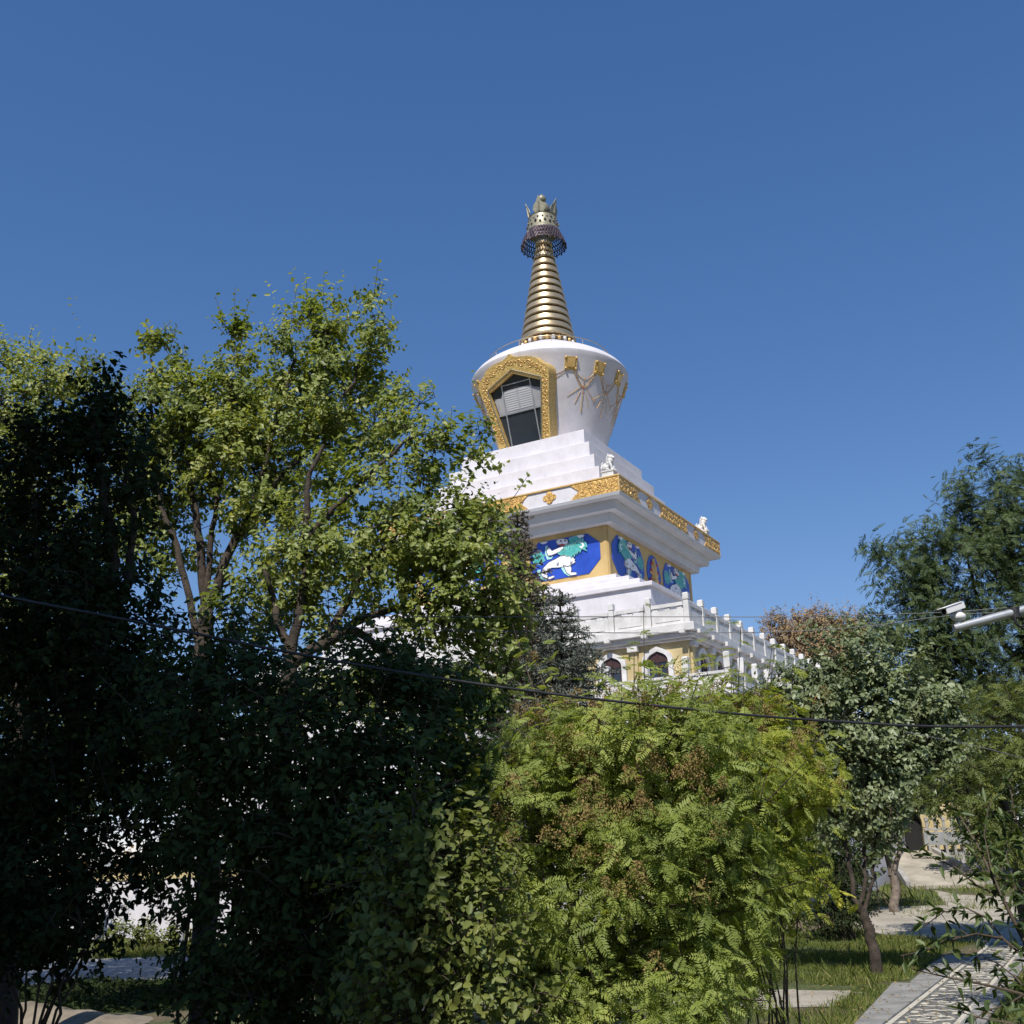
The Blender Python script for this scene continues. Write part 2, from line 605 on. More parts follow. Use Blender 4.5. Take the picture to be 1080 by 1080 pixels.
def plant(name, label, cat, base, depth, blobs, leaf_mat, bark, stems, leaf_len, aspect=.62, lai=2.4, twig_len=.35, per_twig=12, seed=1,
          group=None, compound=None, clus=8, shell=.45, crown='crown', trunk='trunk', droop=.25, twigs=True, rmax=.06, upn=.6, grow_up=.25,
          csig=.30, tone=(.15, .85), minz=None, out_bias=.7, sides=5, panicles=None, shoots=.06, tone_xy=None):
    rng = np.random.default_rng(seed)
    base = np.array(base, float)
    root = empty(name, base)
    tag(root, label, cat, group)
    sk = Skeleton(bark)
    for st in stems:
        pts, r0, r1 = st[:3]
        sk.stem([np.array(p) - base for p in pts], r0, r1, rng=rng, wob=st[3] if len(st) > 3 else .02)
    LP, LD, LN, LV, LS = [], [], [], [], []
    cl_all, tw_all, pan = [], [], []
    for bl in blobs:
        c, r, dens = blob_world(bl, depth)
        c = c - base
        area = PI * r[0] * r[2]
        if compound:
            la = compound['L'] ** 2 * compound.get('fill', .42)
        else:
            la = leaf_len ** 2 * aspect * .62
        nl = max(12, int((2.3 if cat == 'shrub' else 1.75) * lai * dens * area / la))
        ntw = max(2, nl // per_twig)
        ncl = max(2, ntw // clus)
        u = nrm(rng.normal(0, 1, (ncl, 3)))
        rad = shell + (1 - shell) * rng.random(ncl) ** .6
        rad *= 1 + .16 * rng.normal(0, 1, ncl)
        cc = c + u * r * rad[:, None]
        if minz is not None:
            cc[:, 2] = np.maximum(cc[:, 2], minz + rng.random(ncl) * .2)
        cl_all.append(cc)
        ci = rng.integers(0, ncl, ntw)
        ctone = rng.random(ncl)
        sg = csig * float(np.mean(r)) * min(1.0, 4.5 / ncl ** .5 + .25)
        tp = cc[ci] + rng.normal(0, 1, (ntw, 3)) * sg * np.array([1, 1, .75])
        outw = nrm((tp - c) / r)
        td = nrm(outw * out_bias + rng.normal(0, .5, (ntw, 3)) + np.array([0, 0, .35]))
        tl = twig_len * (.6 + .8 * rng.random(ntw))
        sh = (outw[:, 2] > .35) & (rng.random(ntw) < shoots)
        td[sh] = nrm(td[sh] * .45 + np.array([0, 0, 1.0]))
        tl[sh] *= 2.4
        tw_all.append((cc[ci], tp, td, tl))
        k = per_twig
        f = np.linspace(.05, 1, k)[None, :] + rng.normal(0, .04, (ntw, k))
        pp = tp[:, None, :] + td[:, None, :] * (f * tl[:, None])[..., None] + rng.normal(0, .012 + twig_len * .03, (ntw, k, 3))
        a = nrm(np.cross(td, nrm(rng.normal(0, 1, (ntw, 3)))))
        b = np.cross(td, a)
        ph = np.arange(k)[None, :] * 2.4 + rng.random((ntw, 1)) * 6.28
        ld = td[:, None, :] * .45 + (a[:, None, :] * np.cos(ph)[..., None] + b[:, None, :] * np.sin(ph)[..., None]) * .9
        ld[..., 2] -= droop
        ln_ = np.array([0, 0, upn]) + outw[:, None, :] * .8 + np.array([-.08, -.28, 0]) + rng.normal(0, .36, (ntw, k, 3))
        LP.append(pp.reshape(-1, 3))
        LD.append(nrm(ld).reshape(-1, 3))
        LN.append(nrm(ln_).reshape(-1, 3))
        tv = .55 * ctone[ci][:, None] + .45 * rng.random((ntw, k))
        tv = tone[0] + (tone[1] - tone[0]) * tv
        LV.append(tv.reshape(-1))
        if panicles:
            # flower heads stand at the top outside of the crown
            q = (outw[:, 2] > panicles['z0']) & (rng.random(ntw) < panicles['p'])
            pan.append((tp + td * tl[:, None])[q])
    LP, LD, LN, LV = map(np.concatenate, (LP, LD, LN, LV))
    N = len(LP)
    if compound:
        L = compound['L'] * (.65 + .6 * rng.random(N))
        V, ix = pinnate(LP, LD, LN, L, compound['pairs'], compound['lw'], rng, compound.get('droop', .25))
        vary = LV[ix] + rng.normal(0, .06, len(ix))
    else:
        L = leaf_len * (.45 + .95 * rng.random(N) ** 1.2)
        V = leaf_verts(LP, LD, LN, L, L * aspect)
        vary = LV
    if tone_xy is not None:
        vary = np.clip(vary + tone_xy(V[:, 0, :] + base), 0, 1)
    # wood
    cl = np.concatenate(cl_all)
    sk.grow(cl, rng, rmax=rmax, up=grow_up, sides=sides)
    if twigs:
        for c0, p0, d0, l0 in tw_all:
            for a in range(len(p0)):
                if a % twigs == 0:
                    sk.mb.tube([c0[a], p0[a], p0[a] + d0[a] * l0[a]], [.008, .006, .003], bark, 3)
    sk.mb.build(trunk, root, smooth=60)
    quad_mesh(crown, V, 6, LEAF_T, vary, leaf_mat, root)
    if panicles:
        pp = np.concatenate(pan)
        for bl in panicles.get('at', []):
            c, r, _ = blob_world(bl, depth)
            kk = int(bl[5] if len(bl) > 5 else 6)
            pp = np.concatenate([pp, (c - base) + rng.normal(0, .5, (kk, 3)) * r])
        k = 150
        n = len(pp)
        hgt = panicles['h'] * (.7 + .6 * rng.random((n, 1)))
        t = rng.random((n, k)) ** .8
        wd = panicles['w'] * (1 - t * .75) * hgt / panicles['h']
        an = rng.random((n, k)) * 6.28
        rr = wd * rng.random((n, k)) ** .5
        lean = rng.normal(0, .35, (n, 1, 2))
        pt = np.stack([np.cos(an) * rr + lean[..., 0] * t * hgt, np.sin(an) * rr + lean[..., 1] * t * hgt, t * hgt - .05], -1) + pp[:, None, :]
        pt = pt.reshape(-1, 3)
        dd = nrm(rng.normal(0, 1, pt.shape) + np.array([0, 0, .6]))
        sz = panicles.get('s', .022) * (.6 + .8 * rng.random(len(pt)))
        V = leaf_verts(pt, dd, nrm(rng.normal(0, 1, pt.shape)), sz * 1.5, sz)
        hv = np.repeat(rng.random(n), k) * .6 + .4 * rng.random(len(pt))
        quad_mesh('flower_heads', V, 6, LEAF_T, hv, M['panicle'], root)
    return root


# ================================================================= SETTING
def ground_strip(name, poly, z, mat, res=0):
    """flat polygon following the ground height"""
    mb = MB()
    mb.add([(p[0], p[1], float(gh(p[1])) + z) for p in poly], [tuple(range(len(poly)))], mat)
    o = mb.build(name)
    tag(o, kind='structure')
    return o


def grid_strip(name, left, right, z, mat, n=12):
    """strip between two polylines, subdivided so that it follows the ground"""
    mb = MB()
    vs, fs = [], []

    def samp(pl, t):
        pl = [np.array(p[:2], float) for p in pl]
        k = t * (len(pl) - 1)
        i = min(int(k), len(pl) - 2)
        return pl[i] + (pl[i + 1] - pl[i]) * (k - i)
    for i in range(n + 1):
        for pl in (left, right):
            p = samp(pl, i / n)
            vs.append((p[0], p[1], float(gh(p[1])) + z))
    for i in range(n):
        fs.append((2 * i, 2 * i + 1, 2 * i + 3, 2 * i + 2))
    mb.add(vs, fs, mat)
    o = mb.build(name)
    tag(o, kind='structure')
    return o


mb = MB()
xs = [-900, -300, -120, -60, -40, -25, -12, 0, 12, 25, 40, 60, 120, 300, 900]
ys = [-900, -300, -100, -40, -10, 0, 10, 20, 30, 34, 38, 42, 46, 50, 56, 62, 70, 80, 90, 91, 110, 200, 500, 1200]
vs = [(x, y, float(gh(y))) for y in ys for x in xs]
nx = len(xs)
fs = [(j * nx + i, j * nx + i + 1, (j + 1) * nx + i + 1, (j + 1) * nx + i) for j in range(len(ys) - 1) for i in range(nx - 1)]
mb.add(vs, fs, M['ground'])
tag(mb.build('ground'), kind='structure')

def LOC(x, y):
    """stupa-aligned ground coordinates -> world x, y"""
    c, s = math.cos(-R_(29.289)), math.sin(-R_(29.289))
    return np.array([2.483 + x * c - y * s, 60 + x * s + y * c])


def lx(y, x0):
    return x0 - .05 * (y + 34)


ysm = np.linspace(-44, -12, 17)
grid_strip('mosaic_path', [LOC(lx(y, 22.85), y) for y in ysm], [LOC(lx(y, 23.74), y) for y in ysm], .012, M['mosaic'], 24)
for x0 in (22.75, 23.74):
    grid_strip('path_border', [LOC(lx(y, x0), y) for y in ysm], [LOC(lx(y, x0 + .10), y) for y in ysm], .018, M['pale_stone'], 24)
# pale pebble figures set into the mosaic
mb = MB()
for y0 in np.arange(-42, -13, 2.6):
    def mp(u, v, y0=y0):
        y = y0 + v
        p = LOC(lx(y, 23.30) + u, y)
        return (p[0], p[1], float(gh(p[1])) + .003)
    cur = []
    for i in range(49):                       # looped knot
        a = 2 * PI * i / 48
        cur.append(mp(.30 * math.sin(a) * (1 + .25 * math.cos(4 * a)), .52 * math.cos(a) * (1 + .25 * math.cos(4 * a)) + .9))
    mb.tube(cur, .020, M['pale_stone'], 5)
    cur = [mp(.17 * math.sin(2 * PI * i / 24 * 2), .34 * math.cos(2 * PI * i / 24) + .9) for i in range(25)]
    mb.tube(cur, .018, M['pale_stone'], 5)
    for v in (-.05, 1.95):
        mb.tube([mp(-.38 + .76 * i / 12, v + .06 * math.sin(i * 1.6)) for i in range(13)], .018, M['pale_stone'], 5)
    for u in (-.33, .33):
        for v in (.25, 1.6):
            mb.tube([mp(u + .06 * math.sin(q), v + .07 * math.cos(q)) for q in np.linspace(0, 6.28, 9)], .02, M['pale_stone'], 4)
tag(mb.build('pebble_figures'), kind='structure')
# stone slabs either side: real 6 cm step above the grass
def slab_poly(name, P):
    mb = MB()
    P = [np.array(p[:2], float) for p in P]
    k = len(P)
    top = [(p[0], p[1], float(gh(p[1])) + .05) for p in P]
    bot = [(p[0], p[1], float(gh(p[1])) - .1) for p in P]
    mb.add(top + bot, [tuple(range(k)), tuple(range(2 * k - 1, k - 1, -1))] + [(i, i + k, (i + 1) % k + k, (i + 1) % k) for i in range(k)], M['slab'])
    o = mb.build(name)
    bm = bmesh.new(); bm.from_mesh(o.data)
    bmesh.ops.recalc_face_normals(bm, faces=bm.faces); bm.to_mesh(o.data); bm.free()
    bevel(o, .012)
    tag(o, kind='structure')


nl = lambda y: LOC(lx(y, 22.74), y)
nr = lambda y: LOC(lx(y, 23.85), y)
g = lambda x, y: G(x, y)[:2]
e0, e1 = g(904, 1080), g(941.5, 1038.8)
e00 = e0 + (e0 - e1) * 1.3
def outl(y):
    """outer edge of the left-hand slabs, with its step back"""
    pts = [(-42, e00), (-34.24, e0), (-28.05, e1), (-28.04, g(960, 1037.8)), (-23.41, g(982, 1019)), (-20.2, g(1000.5, 1008))]
    for (ya, a), (yb, b) in zip(pts[:-1], pts[1:]):
        if ya <= y <= yb:
            return a + (b - a) * (y - ya) / (yb - ya)
    return pts[-1][1]


cuts = [-42 + 1.16 * i for i in range(13)] + [-26.9, -25.7, -24.5, -23.3, -22.1, -20.6]
cuts = [c for c in cuts if c < -28.1] + [-28.05] + [c for c in cuts if c > -27.5]
for ya, yb in zip(cuts[:-1], cuts[1:]):
    slab_poly('stone_slab', [outl(ya + .012), nl(ya + .012), nl(yb - .012), outl(yb - .02)])
ys_ = [-42 + 1.3 * i for i in range(22)]
for ya, yb in zip(ys_[:-1], ys_[1:]):
    wd = lambda y: 24.62 - .055 * (y + 42) * .95
    slab_poly('stone_slab', [nr(ya + .012), LOC(wd(ya), ya + .012), LOC(wd(yb), yb - .012), nr(yb - .012)])


def rough(P, amp, seed, n=9):
    """breaks straight edges of a worn path into an irregular line"""
    r = np.random.default_rng(seed)
    out = []
    P = [np.array(p[:2], float) for p in P]
    for i in range(len(P)):
        a, b = P[i], P[(i + 1) % len(P)]
        for k in range(n):
            out.append(a + (b - a) * k / n + (r.normal(0, amp, 2) if k else 0))
    return out


ground_strip('gravel_path', rough([g(*p) for p in [(898, 1046), (915, 1056), (900, 1062), (700, 1068), (520, 1068), (400, 1070), (400, 1046), (560, 1042), (780, 1043)]], .10, 3), .012, M['road'])
ground_strip('gravel_yard', [g(*p) for p in [(-60, 1046), (-60, 1016), (90, 1012), (190, 1009), (300, 1006), (420, 1008), (420, 1034), (200, 1037)]], .012, M['gravel'])
# pale road that crosses behind the lawn, and the yard beyond it
def road(name, pts_near, pts_far, mat, z=.014):
    grid_strip(name, [g(*p) for p in pts_near], [g(*p) for p in pts_far], z, mat, 14)


road('road', [(900, 975), (940, 990), (1000, 992), (1050, 994), (1110, 1000), (1250, 1004)], [(925, 957), (960, 956), (1000, 955), (1050, 955), (1110, 957), (1250, 960)], M['road'])
road('road', [(985, 939), (1010, 944), (1050, 946), (1250, 950)], [(1000, 927), (1020, 926), (1050, 925), (1250, 927)], M['road'], .02)
ground_strip('path', [nl(-14), g(1048, 992), g(1120, 994), LOC(24.5, -16), nr(-15)], .02, M['road'])

# rough earth bank at the lower left
mb = MB()
a0, a1 = G(-160, 1084), G(150, 1080)
nseg = 60
rngb = np.random.default_rng(4)
vs, fs = [], []
prof_b = [(-.9, -.05), (-.45, .16), (-.12, .38), (.18, .46), (.5, .42), (.9, .24), (1.3, -.05)]
for i in range(nseg + 1):
    t = i / nseg
    p = a0 + (a1 - a0) * t
    hh = (1 - max(0, (t - .60) / .40) ** 1.3) * (.85 + .10 * math.sin(6 * t) + .05 * rngb.normal())
    for (o_, z_) in prof_b:
        vs.append((p[0] + .05 * rngb.normal(), p[1] + o_ * 1.2 + .12 * math.sin(5 * t) + .06 * rngb.normal(), max(-.05, z_ * hh + .02 * rngb.normal()) if z_ > 0 else -.05))
k = len(prof_b)
for i in range(nseg):
    for j in range(k - 1):
        fs.append((i * k + j, i * k + j + 1, (i + 1) * k + j + 1, (i + 1) * k + j))
mb.add(vs, fs, M['kerb'])
o = mb.build('earth_bank', smooth=60)
sb = o.modifiers.new('sub', 'SUBSURF'); sb.levels = 1; sb.render_levels = 2
tag(o, kind='structure')

# white precinct wall in front of the stupa base, seen through the gap under the trees
wl = empty('precinct_wall', (*LOC(-22, -22.2), 0), -R_(29.289))
tag(wl, 'long white precinct wall with ochre band and grey foot seen through the gap on the left', 'wall')
zb = .22
mb = MB(); mb.box(-26, 24, -.22, .22, zb + .30, zb + 2.45, M['white']); mb.build('wall_face', wl)
mb = MB(); mb.box(-26, 24, -.30, .30, zb - 1.2, zb + .305, M['grey_base']); bevel(mb.build('wall_foot', wl), .02)
mb = MB()
mb.box(-26, 24, -.26, .26, zb + 2.44, zb + 2.85, M['ochre_wall'])
mb.box(-26, 24, -.38, .38, zb + 2.845, zb + 2.96, M['white'])
mb.box(-26, 24, -.38, .38, zb + 2.955, zb + 3.25, M['grey_base'], (-26, 24, -.05, .05))
mb.build('wall_coping', wl)

# small gatehouse with an arched doorway at the far right, its ramp and balustrade
gd = 66.0
gp = W(962, 897, gd)
gr = R_(-9)
gt = empty('gatehouse', (gp[0], gp[1], gp[2]), gr)
tag(gt, 'small ochre gatehouse with a dark arched doorway beyond the road, half hidden by leaves', 'building')
mb = MB()
ar = [(-.75, 0), (-.75, 1.5)] + [(.75 * math.cos(PI - PI * i / 10), 1.5 + .75 * math.sin(PI - PI * i / 10)) for i in range(1, 10)] + [(.75, 1.5), (.75, 0)]
top = [(-2.6, 0), (-2.6, 3.9)] + [(-2.6 + 7.2 * i / 10, 3.9) for i in range(1, 10)] + [(4.6, 3.9), (4.6, 0)]
ring_pts = len(ar)
fw = lambda u, v, d: (u, -d, v)
vs = [fw(u, v, 0) for u, v in ar] + [fw(u, v, 0) for u, v in top[:ring_pts]]
vs += [fw(u, v, -.5) for u, v in ar] + [fw(u, v, -.5) for u, v in top[:ring_pts]]
n_ = ring_pts
fs = []
for i in range(n_ - 1):
    fs += [(i, i + 1, n_ + i + 1, n_ + i), (i, 2 * n_ + i, 2 * n_ + i + 1, i + 1)]
mb.add(vs, fs, M['ochre_wall'])
mb.box(-2.6, 4.6, .5, 6, 0, 3.9, M['ochre_wall'])
mb.build('wall', gt)
mb = MB(); mb.box(-.8, .8, .42, .495, -.05, 2.3, M['dark']); mb.build('doorway', gt)  # near-black panel behind the arch: the interior's shade put into its colour
mb = MB()
mb.box(-3.0, 5.0, -.5, 6.4, 3.89, 4.15, M['grey_base'])
mb.box(-3.0, 5.0, -.5, 6.4, 4.145, 5.3, M['grey_base'], (-2.0, 4.0, 2.8, 3.2))
mb.build('roof', gt)
mb = MB(); mb.box(-6, 9, -1.0, 8, -3.2, -.02, M['concrete']); mb.build('platform', gt)
rp = MB()
vs = [(-1.6, -1.0, -.03), (.9, -1.0, -.03), (1.9, -9, -1.75), (-1.9, -9, -1.75), (-1.6, -1.0, -3), (.9, -1.0, -3), (1.9, -9, -3), (-1.9, -9, -3)]
rp.add(vs, [(0, 3, 2, 1), (0, 1, 5, 4), (1, 2, 6, 5), (2, 3, 7, 6), (3, 0, 4, 7)], M['road'])
for sx in (-1, 1):
    x0, x1 = (-1.6, -1.9) if sx < 0 else (.9, 1.9)
    vs = [(x0 - .12, -1.0, -.2), (x0 + .12, -1.0, -.2), (x1 + .12, -9, -1.9), (x1 - .12, -9, -1.9), (x0 - .12, -1.0, .18), (x0 + .12, -1.0, .18), (x1 + .12, -9, -1.55), (x1 - .12, -9, -1.55)]
    rp.add(vs, [(3, 2, 1, 0), (4, 5, 6, 7), (0, 1, 5, 4), (1, 2, 6, 5), (2, 3, 7, 6), (3, 0, 4, 7)], M['concrete'])
o = rp.build('ramp', gt)
for i in range(6):
    mb = MB(); mb.box(2.1 + .12 * i, 5.0 + .2 * i, -1.4 - .42 * i, -.98 - .42 * i, -3, -.22 - .26 * i, M['concrete'])
    mb.build('step', gt)
bl = empty('balustrade', W(1000, 896, 64.5), gr)
tag(bl, 'grey stone balustrade of slim posts beside the gatehouse ramp', 'balustrade')
for i in range(6):
    x = -.95 + .45 * i
    mb = MB()
    mb.box(x - .07, x + .07, -.07, .07, -.6, 1.55, M['concrete'])
    mb.box(x - .10, x + .10, -.10, .10, 1.545, 1.75, M['concrete'])
    bevel(mb.build('post', bl), .01)
mb = MB(); mb.box(-1.2, 1.6, -.06, .06, .25, .95, M['grey_base']); mb.build('rail_panel', bl)
mb = MB(); mb.box(-1.2, 1.6, -.085, .085, 1.05, 1.17, M['concrete']); mb.build('handrail', bl)

# ================================================================= STUPA (local frame: -Y is the front, +X the right-hand face)
SX, SY, SROT = 2.483, 60.0, -R_(29.289)
stupa = empty('stupa', (SX, SY, 0), SROT)
tag(stupa, 'tall white Tibetan stupa with gilded ringed spire and blue lion murals', 'stupa')


def part(mb, name, smooth=None, bev=0, parent=None):
    o = mb.build(name, parent or stupa, smooth)
    if bev:
        bevel(o, bev)
    return o


def sq_part(name, h, z0, z1, mat, h2=None, bev=.025):
    mb = MB()
    mb.sq(h, z0, z1, mat, h2)
    return part(mb, name, bev=bev)


sq_part('base_wall', 14.06, -.5, 4.3, M['white'])
mb = MB(); mb.sq(14.2, 4.295, 4.6, M['white']); part(mb, 'base_coping', bev=.03)
sq_part('lower_wall', 14.0, 4.59, 8.5, M['white'])
sq_part('lower_terrace_slab', 14.3, 8.49, 8.8, M['white'])
sq_part('window_wall', 11.65, 8.79, 11.22, M['ochre_wall'])
mb = MB()
mb.sq(11.80, 11.215, 11.32, M['stone_white'])
mb.sq(11.95, 11.318, 11.53, M['stone_white'])
mb.sq(12.12, 11.528, 11.86, M['stone_white'])
part(mb, 'upper_terrace_slab', bev=.02)
sq_part('plinth', 9.20, 11.85, 14.37, M['white'])
mb = MB()
mb.sq(9.34, 14.365, 14.56, M['white'])
part(mb, 'plinth_coping', bev=.02)
for h, z0, z1 in ((8.35, 14.5, 15.05), (7.45, 15.0, 15.5), (6.30, 15.45, 16.02)):
    sq_part('plinth_step', h, z0, z1, M['white'])
sq_part('mural_wall', 5.69, 15.9, 18.745, M['ochre'])
mb = MB()
mb.sq(6.083, 18.74, 19.205, M['soffit'], 6.16)
mb.sq(6.55, 19.20, 19.665, M['soffit'], 6.63)
mb.sq(7.08, 19.66, 19.835, M['soffit'], 7.15)
part(mb, 'cornice', bev=.02)
sq_part('frieze', 7.07, 19.83, 20.62, M['white'], bev=.01)
mb = MB()
for sx in (0, 1, 2, 3):
    pass
mb.sq(7.15, 20.615, 20.70, M['gold'])
part(mb, 'frieze_edge', bev=.015)
sq_part('drum_base', 5.6, 20.69, 21.3, M['white'])
for h, z0, z1 in ((5.24, 21.2, 22.1), (4.82, 22.05, 22.98), (4.36, 22.9, 23.93), (3.86, 23.9, 24.9)):
    sq_part('terrace_step', h, z0, z1, M['white'])


def on_face(k, h):
    """maps (u, v, d) to local coordinates of face k (0 front, 1 right, 2 back, 3 left); d is the distance out from the wall"""
    c, s = math.cos(k * PI / 2), math.sin(k * PI / 2)

    def fn(u, v, d):
        x, y = u, -h - d
        return (c * x - s * y, s * x + c * y, v)
    return fn


def spiral(mb, fn, u, v, r, turn, d, mat, w_=.028, a0=0.0):
    P = []
    for i in range(15):
        t = i / 14
        a = a0 + turn * t * 2 * PI * 1.25
        P.append(fn(u + r * (1 - .85 * t) * math.cos(a), v + r * (1 - .85 * t) * math.sin(a), d))
    mb.tube(P, [w_ * (1 - .3 * i / 14) for i in range(15)], mat, 5)


LION = [
    ('tail', 'teal', [(-1.92, .16), (-1.78, .55), (-1.68, .44), (-1.59, .61), (-1.47, .43), (-1.34, .59), (-1.3, .38), (-1.12, .35), (-1.21, .18), (-1.11, .02), (-1.32, -.04), (-1.42, -.16), (-1.6, -.08), (-1.76, -.2), (-1.8, 0)]),
    ('hindteal', 'teal_light', [(-1.61, -.4), (-1.43, -.39), (-1.35, -.77), (-.98, -.92), (-1.11, -1.0), (-1.4, -.9), (-1.62, -.63)]),
    ('chest', 'teal_light', [(-1.08, .76), (-.94, .8), (-1.01, .33), (-.85, .13), (-.65, .18), (-.76, .05), (-1.01, .05), (-1.12, .35)]),
    ('legteal', 'teal_light', [(-.23, -.49), (-.08, -.47), (.1, -.82), (.33, -.99), (.19, -.99), (-.05, -.81)]),
    ('body', 'lion_white', [(-1.39, -.67), (-1.28, -.37), (-.92, -.1), (-.51, .01), (-.15, .14), (.34, .03), (.44, -.06), (.52, -.05), (.55, -.15), (.64, -.17), (.58, -.26), (.64, -.33), (.54, -.38), (.31, -.49), (-.08, -.47), (-.38, -.47), (-.78, -.42), (-1.01, -.5), (-1.04, -.73), (-1.2, -.77)]),
    ('foreleg', 'lion_white', [(-.08, -.38), (.21, -.52), (.31, -.44), (.4, -.64), (.34, -.81), (.64, -.86), (.65, -.99), (.33, -.99), (.1, -.82)]),
    ('hindpaw', 'lion_white', [(-1.39, -.58), (-1.04, -.73), (-1.0, -.87), (-.65, -.83), (-.63, -.93), (-.91, -1.0), (-1.1, -.9), (-1.35, -.77)]),
    ('raised', 'lion_white', [(-.93, .64), (-.83, .67), (-.69, .46), (-.23, .57), (-.03, .6), (.01, .43), (-.34, .31), (-.75, .22), (-.92, .24), (-1.02, .47)]),
    ('mane', 'teal', [(-.35, .26), (.17, .61), (.37, .69), (.33, .93), (.78, .99), (1.05, .80), (1.3, .53), (1.34, .32), (1.22, .30), (1.32, .10), (1.15, .22), (1.02, .28), (.93, .08), (.86, .22), (.74, .02), (.70, .16), (.58, -.08), (.52, .06), (.40, -.10), (.33, .05), (.14, .05), (.02, .16), (-.15, .12)]),
    ('swirl', 'lion_white', [(.86, .65), (1.11, .61), (1.2, .41), (1.04, .29), (.85, .43), (1.05, .41), (1.08, .5)]),
    ('head', 'lion_white', [(-.44, .88), (-.31, 1.0), (-.06, 1.0), (.23, .9), (.3, .73), (.17, .61), (-.13, .59), (-.33, .7)]),
    ('mouth', 'red', [(-.32, .71), (-.03, .71), (.12, .64), (-.13, .60)]),
    ('eye', 'dark', [(-.20, .88), (-.12, .93), (-.06, .86), (-.14, .83)]),
    ('eye', 'dark', [(.06, .86), (.12, .91), (.17, .84), (.10, .80)]),
    ('ear', 'lion_white', [(.81, .99), (.98, .995), (1.2, .98), (1.12, .88), (.92, .85)]),
    ('ear', 'lion_white', [(-1.37, .98), (-1.17, .995), (-.94, .98), (-1.07, .90), (-1.27, .91)]),
]
for k in (0, 1, 3):
    fn0 = on_face(k, 5.69)
    for sg in (1, -1):
        cu, cv = 3.30 * sg, 17.44
        fn = lambda u, v, d: fn0(cu + u * sg * .97, cv + v, d)
        mb = MB()
        octo = [(-1.52, -1.03), (1.35, -1.03), (2.03, -.36), (2.03, .46), (1.35, 1.03), (-1.52, 1.03), (-2.03, .42), (-2.03, -.36)]
        octo = octo if sg > 0 else octo
        mb.prism(octo, lambda u, v, d: fn0(cu + u * sg * .97, cv + v, d), -.05, .03, M['blue'])
        for i, (nm, mt, pl) in enumerate(LION):
            mb.prism(pl, fn, .0, .042 + .006 * i, M[mt])
        for i, (nm, mt, pl) in enumerate(LION):
            if nm in ('body', 'mane', 'head', 'raised', 'foreleg', 'hindpaw', 'tail'):
                dd = .046 + .006 * i
                mb.tube([fn(u, v, dd) for u, v in pl + pl[:1]], .013, M['filigree'] if nm not in ('mane', 'tail') else M['teal_light'], 4)
        for q in range(9):          # strands of the mane
            u0, v0 = .0 + .14 * q, .30 + .05 * q
            mb.tube([fn(u0 + .10 * t + .03 * math.sin(5 * t + q), v0 + .34 * t - .12 * t * t, .110) for t in np.linspace(0, 1, 6)], .016, M['teal_light'], 4)
        # little curls on the flank
        for (u, v) in ((-.38, -.22), (.40, -.28), (-1.12, -.52)):
            mb.prism([(u + .07 * math.cos(a * PI / 4), v + .06 * math.sin(a * PI / 4)) for a in range(8)], fn, 0, .15, M['soffit'])
        o = part(mb, 'mural_panel', smooth=30)
    # emblem between the lions
    mb = MB()
    fe = lambda u, v, d: fn0(u - .0, 17.44 + v, d)
    oval = [(.95 * math.cos(a * PI / 12) * (1 - .10 * abs(math.sin(a * PI / 6))), 1.03 * math.sin(a * PI / 12)) for a in range(24)]
    mb.prism(oval, fe, -.05, .03, M['blue'])
    for sg in (1, -1):
        for a0, r0, l0 in ((90, .10, .75), (55, .30, .55), (20, .45, .40), (-25, .45, .45), (-60, .30, .6)):
            a = R_(a0)
            pts = [(sg * (.08 + r0 * math.cos(a) * t + .12 * math.sin(t * PI)), -.15 + (l0 + .25) * math.sin(a) * t + .06 * math.sin(t * 2 * PI)) for t in np.linspace(0, 1, 9)]
            mb.tube([fe(p[0], p[1], .05) for p in pts], [.07 - .03 * t for t in np.linspace(0, 1, 9)], M['gold'], 6)
    mb.tube([fe(0, -.75, .05), fe(0, -.2, .07), fe(0, .5, .06), fe(0, .82, .04)], [.12, .16, .10, .03], M['gold'], 8)
    for (u, v) in ((-.42, .12), (.42, .12), (-.30, .52), (.30, .52), (-.55, -.42), (.55, -.42)):
        mb.ball(fe(u, v, .05), .10, M['red'], 8, 5)
    part(mb, 'emblem_panel', smooth=40)
    for u0, u1 in ((-5.66, -5.45), (5.45, 5.66)):
        mb = MB()
        mb.prism([(u0, 16.0), (u1, 16.0), (u1, 18.73), (u0, 18.73)], fn0, -.02, .035, M['ochre'])
        part(mb, 'pilaster')
    # frieze ornaments
    ff = on_face(k, 7.07)
    z0, z1, zm = 19.845, 20.605, 20.23
    mb = MB()
    e = 7.068
    mb.prism([(-2.1, z0), (2.1, z0), (1.62, zm), (2.1, z1), (-2.1, z1), (-1.62, zm)], ff, -.03, .05, M['gold_frieze'])
    for i in range(9):
        u = -1.6 + .4 * i
        sg_ = 1 if i % 2 else -1
        spiral(mb, ff, u, zm + .14 * sg_, .17, sg_, .055, M['gold'], .030, i * .9)
        spiral(mb, ff, u + .12, zm - .19 * sg_, .12, -sg_, .055, M['gold'], .026, i * 1.3)
    part(mb, 'gilded_scroll', smooth=50)
    for sg in (1, -1):
        mb = MB()
        mb.prism([(sg * 4.47, z0), (sg * (e + .0), z0), (sg * (e + .0), z1), (sg * 4.47, z1), (sg * 4.95, zm)], ff, -.03, .05, M['gold_frieze'])
        for i in range(5):
            u = sg * (5.18 + .40 * i)
            sg_ = 1 if i % 2 else -1
            spiral(mb, ff, u, zm + .14 * sg_, .17, sg_ * sg, .055, M['gold'], .030, i * .9)
            spiral(mb, ff, u + .12 * sg, zm - .19 * sg_, .12, -sg_ * sg, .055, M['gold'], .026, i * 1.3)
        part(mb, 'gilded_scroll', smooth=50)
        mb = MB()
